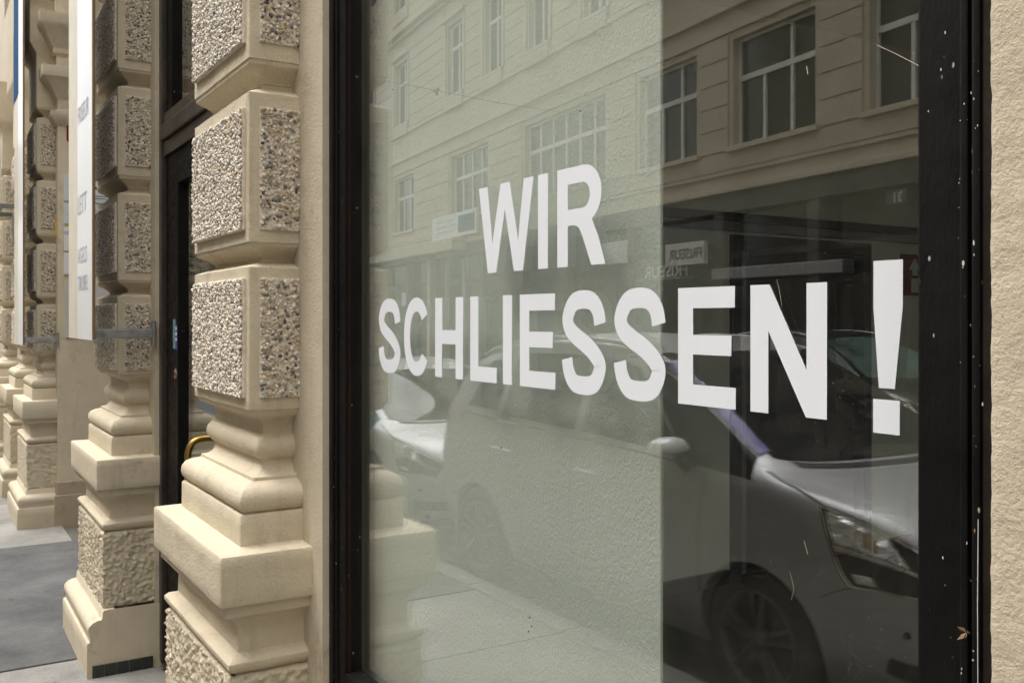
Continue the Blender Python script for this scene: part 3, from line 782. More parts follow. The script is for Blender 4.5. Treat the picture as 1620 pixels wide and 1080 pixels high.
# extinguisher notice on the inner wall
ey0, ey1, ez0, ez1 = 5.85, 6.16, 1.77, 2.06
ex = MB().box(XW + .001, XW + .008, ey0, ey1, ez0, ez1).build('extinguisher_notice', 'sign_red')
tag(ex, 'dark red notice with a white arrow on the wall inside the shop', 'notice')
ym = (ey0 + ey1) / 2
MB().add([(XW + .010, ym - .07, ez1 - .11), (XW + .010, ym, ez1 - .025), (XW + .010, ym + .07, ez1 - .11), (XW + .010, ym + .03, ez1 - .11), (XW + .010, ym + .03, ez1 - .15), (XW + .010, ym - .03, ez1 - .15), (XW + .010, ym - .03, ez1 - .11)], [(0, 1, 2, 3, 4, 5, 6)]).build('arrow', 'sign_white', ex)
MB().box(XW + .009, XW + .010, ym - .04, ym + .04, ez0 + .02, ez0 + .12).build('pictogram', 'sign_white', ex)

# ---- lettering on the glass: WIR / SCHLIESSEN !
def stroke(pts, hw):
    P = pts; L, Rr = [], []
    for i, p in enumerate(P):
        d = (P[min(i + 1, len(P) - 1)] - P[max(i - 1, 0)]).normalized(); nrm = Vector((-d.y, d.x))
        h = hw[i] if isinstance(hw, list) else hw
        L.append(p + nrm * h); Rr.append(p - nrm * h)
    return ['strip', (L, Rr)]
def glyph(ch, w, h):
    s, b = .0325, .0305
    if ch == 'I': return [[(0, 0), (w, 0), (w, h), (0, h)]]
    if ch == 'L': return [[(0, 0), (w, 0), (w, b), (s, b), (s, h), (0, h)]]
    if ch == 'H':
        m = h * .5
        return [[(0, 0), (s, 0), (s, m - b * .45), (w - s, m - b * .45), (w - s, 0), (w, 0), (w, h), (w - s, h), (w - s, m + b * .55), (s, m + b * .55), (s, h), (0, h)]]
    if ch == 'E':
        m = h * .51
        return [[(0, 0), (w, 0), (w, b), (s, b), (s, m - b * .45), (w * .93, m - b * .45), (w * .93, m + b * .5), (s, m + b * .5), (s, h - b), (w * .985, h - b), (w * .985, h), (0, h)]]
    if ch == 'N': return [[(0, 0), (s, 0), (s, h * .64), (w - .0335, 0), (w, 0), (w, h), (w - s, h), (w - s, h * .35), (.0345, h), (0, h)]]
    if ch == 'W':
        k = w / .203
        return [[(x * k, y) for x, y in ((0, h), (.036, 0), (.0685, 0), (.1015, .122), (.1345, 0), (.167, 0), (.203, h), (.1695, h), (.1495, .058), (.118, h), (.085, h), (.0535, .058), (.0335, h))]]
    if ch == 'C':
        rx, ry = w / 2 - .0165, h / 2 - .0160; P = []
        for i in range(61):
            a = R(36 + (324 - 36) * i / 60); ca, sa = math.cos(a), math.sin(a)
            P.append(Vector((w / 2 + rx * math.copysign(abs(ca) ** .92, ca), h / 2 + ry * math.copysign(abs(sa) ** .92, sa))))
        return stroke(P, .0162)
    if ch == 'S':
        q = [(w - .0165, h - .058), (w - .022, h - .036), (w * .70, h - .0195), (w * .48, h - .0157), (w * .27, h - .022), (.0185, h - .046), (.024, h - .066), (w * .36, h * .55), (w * .58, h * .475), (w - .031, h * .39), (w - .0168, .052), (w - .024, .030), (w * .70, .0185), (w * .50, .0157), (w * .29, .0195), (.0215, .038), (.0162, .061)]
        return stroke([Vector((p[0], p[1])) for p in crom([(a, c_, 0) for a, c_ in q], 8)], .0160)
    if ch == 'R':
        def arc(cx, cy, rx, ry, a0, a1, n=14): return [(cx + rx * math.cos(R(a0 + (a1 - a0) * i / n)), cy + ry * math.sin(R(a0 + (a1 - a0) * i / n))) for i in range(n + 1)]
        out = [(0, 0), (0, h), (.080, h)] + arc(.080, h - .0505, .050, .0505, 90, -62)[1:] + [(.110, h - .108), (.120, h - .124), (w, 0), (w - .0395, 0), (.0755, .052), (.066, .066), (.058, .0705), (.048, .072), (s, .072), (s, 0)]
        hole = [(s, h - .029), (s, h - .074), (.074, h - .074)] + arc(.076, h - .0515, .0215, .0225, -90, 90)
        return [out, hole]
    if ch == '!':
        return [[(.0075, .054), (.0295, .054), (.040, .150), (.040, h), (0, h), (0, .150)]]
    if ch == '.': return [[(0, 0), (.0365, 0), (.0365, .0405), (0, .0405)]]
def lettering(name, label, rows):
    root = empty(name, (rows[0][1], GLASS_Y - .001, rows[0][3]))
    tag(root, label, 'lettering', 'vinyl words on the shop window')
    inv = Matrix.Translation(-Vector(root.location))
    kk = (GLASS_Y - .001) / .975        # the measurements were taken on a plane at y = 0.975
    for ch, x0, x1, z0, h in rows:
        me = curve_letter('letter', glyph(ch, x1 - x0, h), .0002)
        o = link('letter', me, 'vinyl', root, inv)
        o.location = (x0 * kk, GLASS_Y - .0012, CAM_H + (z0 - CAM_H) * kk); o.rotation_euler = (R(90), 0, 0); o.scale = (kk, kk, 1)
Z1, Z2, CH = 1.693, 1.473, .174
lettering('vinyl_word', 'white vinyl word WIR stuck on the shop window', [('W', -1.683, -1.480, Z1, CH), ('I', -1.4645, -1.432, Z1, CH), ('R', -1.402, -1.261, Z1, CH)])
lettering('vinyl_word', 'white vinyl word SCHLIESSEN ! stuck on the shop window', [('S', -2.183, -2.056, Z2 - .003, .180), ('C', -2.037, -1.904, Z2 - .003, .180), ('H', -1.877, -1.750, Z2, CH), ('L', -1.719, -1.613, Z2, CH), ('I', -1.589, -1.556, Z2, CH), ('E', -1.527, -1.408, Z2, CH),
    ('S', -1.388, -1.260, Z2 - .003, .180), ('S', -1.239, -1.110, Z2 - .003, .180), ('E', -1.082, -.963, Z2, CH), ('N', -.935, -.805, Z2, CH), ('!', -.736, -.696, 1.464, .206), ('.', -.7365, -.700, 1.464, .0405)])

# ================================================================== THINGS ON OUR FACADE
def mounted_text(s, h, mat, parent, inv, loc, rot, bold=0.0, stretch=1.0):
    me, w = text_mesh('text', s, h, bold, stretch=stretch)
    o = link('print', me, mat, parent, inv); o.location = loc; o.rotation_euler = rot
    return o, w
def board(name, xr, xl, yb, z0, z1, split, label, arm_x, arms, blue=None):
    root = empty(name, ((xr + xl) / 2, yb, z0)); tag(root, label, 'sign board', 'sign boards in front of the pilasters')
    inv = Matrix.Translation(-Vector(root.location))
    xs = xl + (xr - xl) * split
    MB().rbox(xs, xr - .012, yb, yb + .012, z0, z1, .002).build('white_panel', 'sign_white', root, inv)
    MB().rbox(xl, xs - .001, yb + .003, yb + .012, z0, z1, .002).build('cream_panel', 'sign_cream', root, inv)
    MB().rbox(xr - .011, xr, yb + .001, yb + .013, z0 + .004, z1, .002).build('edge', 'sign_brown', root, inv)
    if blue is not None: MB().box(xl, xs + .04, yb - .002, yb - .0005, blue, z1).build('blue_field', 'sign_blue', root, inv)
    for az in arms:
        a = MB().rbox(arm_x - .012, arm_x + .004, yb + .013, WALL_Y + .02, az - .022, az + .022, .005)
        a = a.build('arm', 'steel', root, inv)
        MB().rbox(arm_x - .03, arm_x + .03, WALL_Y - .012, WALL_Y + .0, az - .06, az + .06, .003).build('wall_plate', 'steel', a, inv)
        MB().lathe([(0, 0), (.009, 0), (.007, .006), (0, .008)], (arm_x + .005, yb + .05, az), 'X', 10).build('bolt', 'steel', a, inv)
    return root, inv
BY = .655
rb, ri = board('sign_board', XB + .14, XB - .655, BY, 1.505, 4.3, .42, 'tall white sign board on steel arms in front of the second pilaster', XB + .085, (1.535, 3.9))
for s_, z, h, st_ in (('FRISEUR', 2.53, .085, 0.8), ('LETT', 2.10, .09, 1.0), ('AGELS', 1.865, .075, .95), ('TRUBEL', 1.735, .07, .95)):
    mounted_text(s_, h, 'ink_grey', rb, ri, (XB - .30, BY - .0012, z), (R(90), 0, 0), 0.0, st_)
rb2, ri2 = board('sign_board', -8.13, -8.92, BY + .025, 1.40, 4.6, .48, 'narrow blue and white sign board in front of the third pilaster', XC + .10, (1.44, 4.1), blue=3.40)
# plates on the portal jamb, facing along the street
XJ = PX0 + .012
def plate(y0, y1, z0, z1, mat, label, th=.012):
    root = MB().rbox(XJ + .001, XJ + th, y0, y1, z0, z1, .002).build('name_plate', mat)
    tag(root, label, 'name plate', 'name plates in the portal'); return root
def jz(v): return onX(101, v, XJ)[2]
y0p, y1p = .965, 1.45
p1 = plate(y0p, y1p, jz(318), jz(278), 'sign_cool', 'grey name plate with red print, topmost of the row in the portal')
me, w = text_mesh('text', 'OI', .085, .02); o = link('print', me, 'sign_red', p1); o.location = (XJ + .0135, 1.165, jz(297)); o.rotation_euler = (R(90), 0, R(90))
for k in range(2): MB().box(XJ + .0122, XJ + .0132, 1.17, 1.38, jz(308 + k * 4), jz(307 + k * 4)).build('print_line', 'ink_dark', p1)
p2 = plate(y0p, y1p, jz(354), jz(321), 'sign_cool', 'pale plate with fine dark print, second in the portal row')
for k in range(3): MB().box(XJ + .0122, XJ + .0132, 1.02, 1.36, jz(331 + k * 7), jz(328.6 + k * 7)).build('print_line', 'ink_grey', p2)
p3 = plate(y0p, y1p, jz(397), jz(360), 'sign_white', 'white plate with a grey top stripe, third in the portal row')
MB().box(XJ + .0122, XJ + .0132, y0p, y1p, jz(371), jz(366)).build('stripe', 'ink_grey', p3)
p4 = plate(y0p, y1p, jz(434), jz(400), 'sign_white', 'white plate with a red star mark, fourth in the portal row')
star = MB(); cy_, cz_ = 1.055, jz(411)
pts = []
for k in range(10):
    a = R(90 + 36 * k); r_ = .045 if k % 2 == 0 else .013
    pts.append((XJ + .0134, cy_ + math.cos(a) * r_, cz_ + math.sin(a) * r_))
star.add(pts, [tuple(range(10))]).build('star_mark', 'sign_red', p4)
me, w = text_mesh('text', 'h', .04, .01); o = link('print', me, 'ink_dark', p4); o.location = (XJ + .0135, 1.06, jz(426)); o.rotation_euler = (R(90), 0, R(90))
p5 = plate(.975, 1.46, jz(534), jz(446), 'sign_lilac', 'large pale lilac plate, lowest in the portal')
me, w = text_mesh('text', 'T', .045, .01); o = link('print', me, 'ink_dark', p5); o.location = (XJ + .0135, 1.055, jz(486)); o.rotation_euler = (R(90), 0, R(90))
MB().box(XJ + .0122, XJ + .0132, 1.22, 1.34, jz(484), jz(481)).build('print_line', 'ink_grey', p5)
def octa(y0, y1, z0, z1, c): return [(y0 + c, z0), (y1 - c, z0), (y1, z0 + c), (y1, z1 - c), (y1 - c, z1), (y0 + c, z1), (y0, z1 - c), (y0, z0 + c)]
hn = MB()
oc = octa(.985, 1.30, jz(232), jz(186), .05)
hn.loft([[(XJ + .001, y, z) for y, z in oc], [(XJ + .012, y, z) for y, z in oc]], True, True)
hno = hn.build('street_number_plate', 'sign_red'); tag(hno, 'red bordered eight cornered plate above the name plates in the portal', 'plate')
oc2 = octa(1.005, 1.28, jz(229.5), jz(188.5), .045)
MB().loft([[(XJ + .0125, y, z) for y, z in oc2], [(XJ + .0135, y, z) for y, z in oc2]], True, True).build('white_field', 'sign_white', hno)
for k in range(4): MB().box(XJ + .014, XJ + .0145, 1.15, 1.25, jz(198 + k * 8), jz(194 + k * 8)).build('print_mark', 'ink_dark', hno)
yt = MB().rbox(XJ - .06, XJ - .02, WALL_Y - .02, WALL_Y - .009, jz(374), jz(348), .002).build('yellow_tag', 'sign_yellow'); tag(yt, 'small yellow strip on the edge of the portal', 'strip')
# light box on a steel bracket by the fourth pilaster
lb = MB().rbox(XD - .60, XD + .35, .44, .62, 2.62, 3.15, .01).build('light_box', 'sign_white'); tag(lb, 'pale grey light box sign on a steel bracket by a far pilaster', 'light box')
MB().rbox(XD - .62, XD + .37, .43, .63, 2.56, 2.615, .01).build('tray', 'grey_metal', lb)
for xx in (XD - .5, XD + .25): MB().rbox(xx - .02, xx + .02, .60, WALL_Y, 2.585, 2.625, .005).build('bracket', 'grey_metal', lb)
# dry leaf caught in the window frame
lv = MB()
lx, lz = -.597, 1.268
for k in range(5):
    a = random.uniform(0, 6.28); l_ = random.uniform(.004, .011); dx, dz = math.cos(a) * l_, math.sin(a) * l_
    lv.add([(lx, .944, lz), (lx + dx * .5 - dz * .25, .940, lz + dz * .5 + dx * .25), (lx + dx, .937, lz + dz), (lx + dx * .5 + dz * .2, .943, lz + dz * .5 - dx * .2)], [(0, 1, 2, 3)])
lvo = lv.build('dry_leaf', 'leaf_dry'); tag(lvo, 'shrivelled brown leaf caught in the black window frame', 'leaf')

# ================================================================== OPPOSITE HOUSE (seen mirrored in the window)
OP = Vector((-11.56, -10.67, 0)); OA = math.atan2(.118, 1)
opp = empty('tan_house', OP, OA)
tag(opp, 'tan rusticated house across the street with white windows over dark shopfronts', 'house')
# local x runs against s, facade looks along +Y, street side
def S(a, b): return (-b, -a)
FL1 = [(-7.3, -5.2), (-4.25, -2.12), (-.96, 1.17), (2.28, 4.32), (5.75, 9.95), (12.4, 15.3), (18.9, 21.0), (24.0, 26.0)]
UPS = [(-6.6, -5.4), (-3.6, -2.4), (-.5, .7), (2.7, 3.9), (5.7, 6.75), (8.55, 9.7), (11.4, 12.6), (14.3, 15.6), (19.5, 20.9), (23.5, 24.8)]
ops = [(*S(a, b), 4.80, 6.78) for a, b in FL1]
for z0, z1 in ((8.72, 11.0), (12.9, 14.9)):
    ops += [(*S(a, b), z0, z1) for a, b in UPS]
wall_openings(MB(), -34, 14, 3.95, 16.2, 0.0, -.45, ops).build('wall', 'opp_wall', opp)
MB().box(-34, 14, -.60, -.46, -.1, 16.2).build('rear_wall', 'opp_shop', opp)
# ground floor: beam, piers, panes
MB().box(-34, 14, -.45, .03, 3.60, 3.948).build('shop_beam', 'opp_shop', opp)
MB().rbox(-34, 14, -.2, .10, 3.95, 4.06, .02).build('ledge', 'opp_light', opp)
for a in (-9.0, -6.2, -3.4, -.9, 1.6, 4.7, 7.4, 10.2, 12.9, 15.6, 17.4, 19.6, 22.6, 26):
    MB().rbox(-a - .14, -a + .14, -.40, .0, -.12, 3.60, .02).build('shop_pier', 'opp_light' if a in (17.4,) else 'opp_shop', opp)
pier = [-9.0, -6.2, -3.4, -.9, 1.6, 4.7, 7.4, 10.2, 12.9, 15.6, 17.4, 19.6, 22.6, 26]
for a, b in zip(pier, pier[1:]):
    f = MB().box(-b + .14, -a - .14, -.30, -.22, -.12, .55).build('shopfront', 'opp_shop', opp)
    MB().box(-b + .14, -a - .14, -.30, -.20, 2.75, 2.87).build('transom', 'opp_shop', f)
    MB().box(-b + .14, -a - .14, -.28, -.25, .55, 2.75).build('pane', 'opp_glass', f)
    MB().box(-b + .14, -a - .14, -.285, -.255, 2.87, 3.60).build('fanlight', 'opp_glass', f)
for s_ in (16.05, 14.6):
    MB().rbox(-s_ - .03, -s_ + .03, -.19, -.12, 0, 3.5, .005).build('shop_post', 'opp_white', opp)
MB().rbox(-24.5, -13.9, -.1, .55, 3.72, 4.10, .03).build('canopy', 'opp_light', opp)
# bands
for z0, z1, y in ((4.29, 4.35, .05), (6.92, 7.00, .05), (7.34, 7.42, .09), (8.30, 8.42, .06), (11.75, 11.85, .15), (11.86, 12.1, .35), (16.0, 16.5, .7)):
    MB().rbox(-34, 14, -.1, y, z0, z1, .015).build('string_course', 'opp_light' if z0 > 7 else 'opp_wall', opp)
# rusticated blocks between the windows
blk = MB().box(0, 1, -.05, .030, 0, 1).mesh('rusticated_block'); blk.materials.append(M['opp_wall'])
def blocks(gaps, z0, z1, n):
    h = (z1 - z0) / n
    for a, b in gaps:
        for k in range(n):
            o = link('rusticated_block', blk, None, opp)
            o.location = (-b, 0, z0 + k * h + .016); o.scale = (b - a, 1, h - .032)
g1 = [(FL1[i][1] + .12, FL1[i + 1][0] - .12) for i in range(len(FL1) - 1)]
blocks(g1, 4.74, 6.90, 5)
blocks([(-7.5, 26)], 4.37, 4.72, 1)
g2 = [(UPS[i][1] + .25, UPS[i + 1][0] - .25) for i in range(len(UPS) - 1)]
blocks(g2, 8.45, 11.6, 8)
blocks(g2, 12.4, 15.6, 8)
# windows: frame with bars, panes
def house_window(a, b, z0, z1, lights, trans, surround):
    x0, x1 = -b, -a; w = x1 - x0
    f = MB(); t = .055
    f.box(x0, x0 + t, -.22, -.14, z0, z1); f.box(x1 - t, x1, -.22, -.14, z0, z1)
    f.box(x0 + t, x1 - t, -.22, -.14, z0, z0 + t); f.box(x0 + t, x1 - t, -.22, -.14, z1 - t, z1)
    zt = z0 + (z1 - z0) * trans
    f.box(x0 + t, x1 - t, -.225, -.125, zt - .05, zt + .05)
    for k in range(1, lights):
        x = x0 + w * k / lights
        f.box(x - .035, x + .035, -.22, -.135, z0 + t, zt - .05)
        if not (lights == 3 and k == 1): f.box(x - .035, x + .035, -.22, -.135, zt + .05, z1 - t)
    wo = f.build('window', 'opp_white', opp)
    MB().box(x0 + t, x1 - t, -.195, -.185, z0 + t, z1 - t).build('pane', 'opp_glass', wo)
    MB().rbox(x0 - .12, x1 + .12, -.13, .10, z0 - .10, z0 - .005, .01).build('sill', 'opp_light', wo)
    if surround:
        for xx in (x0 - .2, x1 + .06): MB().rbox(xx, xx + .14, -.02, .06, z0 + .0, z1 + .1, .01).build('architrave', 'opp_light', wo)
        MB().rbox(x0 - .28, x1 + .28, -.02, .16, z1 + .14, z1 + .28, .02).build('hood', 'opp_light', wo)
        MB().rbox(x0 - .15, x1 + .15, -.02, .12, z0 - .46, z0 - .12, .02).build('apron', 'opp_wall', wo)
        MB().box(x0 + .08, x0 + w * .4, -.30, -.26, z0, z1).build('curtain', 'curtain', wo)
    return wo
for a, b in FL1: house_window(a, b, 4.80, 6.78, max(2, round((b - a) / .72)), .63, False)
for z0, z1 in ((8.72, 11.0), (12.9, 14.9)):
    for a, b in UPS: house_window(a, b, z0, z1, 2, .68, True)

def opp_thing(name, mb, mat, label, cat, **kw):
    o = mb.build(name, mat, **kw); o.location = OP; o.rotation_euler = (0, 0, OA); tag(o, label, cat); return o
def opp_text(s, x_right_s, z, h, mat, parent, y, bold=.02, stretch=1.0):
    me, w = text_mesh('text', s, h, bold, stretch=stretch)
    o = link('print', me, mat, parent); o.rotation_euler = (R(90), 0, R(180)); o.location = (-x_right_s, y, z); return o, w
fs = opp_thing('salon_sign', MB().rbox(-3.04, -1.77, .12, .22, 2.66, 3.10, .01), 'sign_white', 'white box sign reading FRISEUR over the shopfront across the street', 'sign')
opp_text('FRISEUR', 1.82, 2.78, .20, 'ink_dark', fs, .223, .02, 1.12)
MB().box(-2.9, -2.8, -.30, .12, 2.86, 2.94).box(-2.0, -1.9, -.30, .12, 2.86, 2.94).build('bracket', 'grey_metal', fs)
fl = opp_thing('salon_lettering', MB().box(-4.62, -2.5, -.10, -.06, 2.42, 2.46), 'grey_metal', 'pale raised letters FRISEUR on a rail below the white box sign', 'lettering')
opp_text('FRISEUR', 2.66, 2.47, .25, 'sign_white', fl, -.05, .02, 1.30)
for xx in (-4.5, -3.5, -2.6): MB().box(xx, xx + .04, -.30, -.10, 2.43, 2.45).build('stay', 'grey_metal', fl)
aw = opp_thing('awning_box', MB().rbox(-1.75, 1.62, -.20, .06, 2.34, 2.56, .02), 'steel', 'grey folded awning box across the dark shopfront beside the salon', 'awning')
ws = opp_thing('shop_board', MB().rbox(-16.6, -12.9, .06, .16, 4.16, 4.92, .02), 'sign_white', 'wide white board with a blue field above the far shopfront', 'sign')
MB().box(-14.3, -13.0, .161, .166, 4.28, 4.80).build('blue_field', 'sign_blue', ws)
for k in range(3): MB().box(-16.2, -14.7 + .2 * (k % 2), .161, .165, 4.36 + k * .17, 4.41 + k * .17).build('print_line', 'ink_grey', ws)
w2 = opp_thing('shop_plate', MB().rbox(-5.85, -4.75, .005, .05, 2.84, 3.34, .01), 'sign_white', 'square white plate on the shopfront beside the raised letters', 'sign')
hn2 = opp_thing('house_number', MB().rbox(2.45, 2.85, .005, .03, 3.30, 3.52, .01), 'opp_shop', 'small house number over the dark shopfront', 'number sign')
opp_text('31', -2.78, 3.34, .15, 'opp_white', hn2, .032, .02)
po = opp_thing('shop_poster', MB().box(-20.9, -20.1, -.244, -.238, 2.1, 2.6), 'sign_white', 'pale poster in the window of the far shopfront', 'poster')
# opposite pavement
op = empty('far_pavement', OP, OA); tag(op, kind='structure')
MB().rbox(-60, 40, -.5, 2.0, -.3, 0.0, .02).build('paving', 'slab', op)
kerb2 = MB().rbox(0, .99, 2.0, 2.14, -.3, 0.0, .012).mesh('kerb_stone', 30); kerb2.materials.append(M['kerb'])
for i in range(24):
    o = link('kerb_stone', kerb2, None, op); o.location = (-20 + i, 0.002, 0)
# neighbours close the street at both ends of the block
nb = MB().box(14.6, 60, -8, -.3, -.1, 15.5).box(-80, -34.1, -8, -.5, -.1, 15.0)
n1 = MB().box(14.6, 60, -8, -.3, -.1, 15.5).build('plain_house', 'opp_light'); n1.location = OP; n1.rotation_euler = (0, 0, OA); tag(n1, 'plain pale house beside the tan house towards the camera end', 'house')
n2 = MB().box(-80, -34.1, -8, -.5, -.1, 15.0).build('plain_house', 'opp_wall'); n2.location = OP; n2.rotation_euler = (0, 0, OA); tag(n2, 'plain tan house far down the street', 'house')

# span wire with clamps, strung across the street from house to house
e1 = OP + Matrix.Rotation(OA, 3, 'Z') @ Vector((-5.4, .03, 0)); e1.z = 6.09
e2 = Vector(mirY(560, 118, -5.0)); e3 = e2 + (e2 - e1) * ((WALL_Y - e2.y) / (e2.y - e1.y))
wire = MB().tube([e1, e1.lerp(e2, .5) + Vector((0, 0, -.06)), e2, e3], .006, 6).build('span_wire', 'black_plastic'); tag(wire, 'thin wire strung across the street between the two houses', 'wire')
for k in (.10, .72):
    p = e1.lerp(e2, k) + Vector((0, 0, -.06 * (1 - abs(2 * k - 1))))
    MB().box(p.x - .09, p.x + .09, p.y - .03, p.y + .03, p.z - .02, p.z + .025).box(p.x + .03, p.x + .05, p.y - .02, p.y + .02, p.z - .11, p.z - .02).build('clamp', 'black_plastic', wire)

# ================================================================== CARS
def interp(keys, xs):
    X = [k for k in keys[0]]; V = keys[1]
    # X decreasing from 0 to -L: smooth (catmull style) via cubic hermite
    X = np.array(X)[::-1]; V = np.array(V)[::-1]
    d = np.gradient(V, X)
    x = np.clip(xs, X[0], X[-1]); i = np.clip(np.searchsorted(X, x) - 1, 0, len(X) - 2)
    h = X[i + 1] - X[i]; t = (x - X[i]) / h
    return (2 * t ** 3 - 3 * t ** 2 + 1) * V[i] + (t ** 3 - 2 * t ** 2 + t) * h * d[i] + (-2 * t ** 3 + 3 * t ** 2) * V[i + 1] + (t ** 3 - t ** 2) * h * d[i + 1]

class Car:
    KX = [0, -.06, -.22, -.48, -.80, -1.20, -1.72, -2.5, -3.2, -3.60, -3.83, -3.93]
    W = [.52, .66, .785, .84, .86, .865, .865, .865, .86, .83, .78, .70]
    ZB = [.68, .765, .87, .945, .995, 1.015, 1.03, 1.05, 1.07, 1.08, 1.06, .96]
    WB = [.46, .60, .73, .80, .825, .83, .83, .83, .825, .79, .74, .64]
    ZE = [.735, .825, .925, .985, 1.05, 1.26, 1.49, 1.565, 1.52, 1.43, 1.27, 1.02]
    WE = [.36, .50, .62, .685, .72, .69, .63, .61, .60, .59, .58, .54]
    ZC = [.765, .86, .965, 1.03, 1.10, 1.34, 1.56, 1.635, 1.59, 1.50, 1.32, 1.05]
    ZS = [.26, .22, .20, .20, .20, .20, .20, .20, .21, .24, .28, .34]
    def __init__(s, name, label, paint, loc, rz=0.0, glass='car_glass', ws_glass='car_glass', zs=1.0, detail=True, hub=(-.80, -3.24), sky_sheen=False):
        s.root = empty(name, loc, rz); tag(s.root, label, 'car', 'cars parked along the street'); s.zs = zs; s.paint = paint
        s.hub = hub
        s.build(glass, ws_glass, detail, sky_sheen)
    def sec(s, x):
        g = lambda V: float(interp((s.KX, V), np.array([x]))[0])
        w, zb, wb, ze, we, zc, zs = g(s.W), g(s.ZB), g(s.WB), g(s.ZE), g(s.WE), g(s.ZC), g(s.ZS)
        pts = [(w * .90, zs), (w * .975, zs + (zb - zs) * .22), (w * 1.0, zs + (zb - zs) * .52), (w * .995, zs + (zb - zs) * .74), (wb, zb), (we, ze), (we * .62, ze + (zc - ze) * .72), (0, zc)]
        return pts
    # t along section: 0 sill .. 4 belt .. 5 rail .. 7 centre
    def pt(s, x, t, side=1, off=0.0):
        def ev(x, t):
            P = s.sec(x); t = min(max(t, 0), 6.9999); i = int(t); u = t - i
            q = [P[max(i - 1, 0)], P[i], P[i + 1], P[min(i + 2, 7)] if i + 2 <= 7 else (-P[6][0], P[6][1])]
            if i == 4 and x < -.82: q[0] = (2 * q[1][0] - q[2][0], 2 * q[1][1] - q[2][1])      # crisp belt line
            if i == 3 and x < -.82: q[3] = (2 * q[2][0] - q[1][0], 2 * q[2][1] - q[1][1])
            r = [0.5 * ((2 * q[1][k]) + (q[2][k] - q[0][k]) * u + (2 * q[0][k] - 5 * q[1][k] + 4 * q[2][k] - q[3][k]) * u * u + (3 * q[1][k] - q[0][k] - 3 * q[2][k] + q[3][k]) * u ** 3) for k in (0, 1)]
            return Vector((x, r[0], r[1] * s.zs))
        p = ev(x, t)
        if off:
            e = .02
            dx = ev(max(x - e, -3.93), t) - ev(min(x + e, 0), t); dt = ev(x, t + e) - ev(x, t - e)
            n = dx.cross(dt)
            if n.length < 1e-9: n = Vector((1, 0, 0))
            n.normalize()
            if n.y < 0 and abs(n.y) > .15: n = -n
            elif abs(n.y) <= .15 and n.z < 0 and abs(n.z) > .15: n = -n
            elif abs(n.y) <= .15 and abs(n.z) <= .15 and n.x < 0 and x > -1: n = -n
            p = p + n * off
        return Vector((p.x, p.y * side, p.z))
    def patch(s, name, mat, edges, n, m, side, off, parent=None, smooth=40):
        """edges: function (u, v in 0..1) -> (x, t)"""
        rows = [[s.pt(*edges(i / n, j / m), side, off) for i in range(n + 1)] for j in range(m + 1)]
        return MB().loft(rows).build(name, mat, parent or s.root, smooth=smooth)
    def strip(s, name, mat, path, width, side, off, parent=None):
        P = [s.pt(x, t, side, off) for x, t in path]; mb = MB(); L = []
        for i, p in enumerate(P):
            d = (P[min(i + 1, len(P) - 1)] - P[max(i - 1, 0)]).normalized()
            nr = (s.pt(*path[i], side, off + .01) - p).normalized(); b = d.cross(nr).normalized() * width * .5
            L.append([p - b, p + b])
        return mb.loft(L).build(name, mat, parent or s.root)
    def build(s, glass, wsg, detail, sky_sheen):
        xs = [0, -.015, -.035, -.06] + [-.10 - .06 * i for i in range(0, 63)] + [-3.86, -3.89, -3.915, -3.93]
        ts = [i / 4 for i in range(29)] ; ts[-1] = 6.9999
        rings = []
        for x in xs:
            right = [s.pt(x, t) for t in ts]
            ring = right + [Vector((p.x, -p.y, p.z)) for p in reversed(right[:-1])]
            rings.append(ring)
        mb = MB().loft(rings, True, True)
        me = mb.mesh('body', 38)
        ob = link('body', me, s.paint, s.root)
        # wheel arches cut out
        cut = MB()
        for hx in s.hub:
            for sd in (-1, 1):
                cut.loft([[(hx + .345 * math.cos(a), y, .31 + .345 * math.sin(a)) for a in [2 * math.pi * k / 28 for k in range(28)]] for y in ((.60 * sd, 1.1 * sd) if sd > 0 else (1.1 * sd, .60 * sd))], True, True)
        cme = cut.mesh('cutter'); co = bpy.data.objects.new('cutter', cme); col.objects.link(co)
        co.location = s.root.location; co.rotation_euler = s.root.rotation_euler
        md = ob.modifiers.new('b', 'BOOLEAN'); md.operation = 'DIFFERENCE'; md.object = co; md.solver = 'EXACT'
        dg = bpy.context.evaluated_depsgraph_get(); dg.update()
        nm = bpy.data.meshes.new_from_object(ob.evaluated_get(dg)); ob.modifiers.clear(); ob.data = nm
        nm.polygons.foreach_set('use_smooth', [True] * len(nm.polygons)); nm.set_sharp_from_angle(angle=R(38))
        if not nm.materials: nm.materials.append(M[s.paint])
        for i in range(len(nm.materials)): nm.materials[i] = M[s.paint]
        bpy.data.objects.remove(co)
        s.body = ob
        # dark underside liners behind the arches
        for hx in s.hub:
            for sd in (-1, 1):
                MB().lathe([(.335, 0), (.335, -.2 * sd), (.0, -.2 * sd)], (hx, .80 * sd, .31), 'Y', 24).build('arch_liner', 'black_plastic', s.root)
                s.wheel(hx, sd)
        lerp = lambda a, b, u: a + (b - a) * u
        for sd in (1, -1):
            # side glass: front door, rear door, quarter light
            for (xa, xb, ya, yb, ta, tb) in ((-1.22, -2.12, -1.80, -2.16, 4.10, 4.84), (-2.20, -2.98, -2.22, -3.02, 4.10, 4.84), (-3.06, -3.46, -3.10, -3.36, 4.14, 4.80)):
                s.patch('side_window', glass, lambda u, v: (lerp(lerp(xa, xb, u), lerp(ya, yb, u), v), lerp(ta, tb, v)), 12, 6, sd, .004)
            s.patch('pillar_glass', glass, lambda u, v: (lerp(lerp(-.84, -1.215, u), lerp(-.90, -1.79, u), v), lerp(4.06, 4.99, v)), 8, 6, sd, .004)
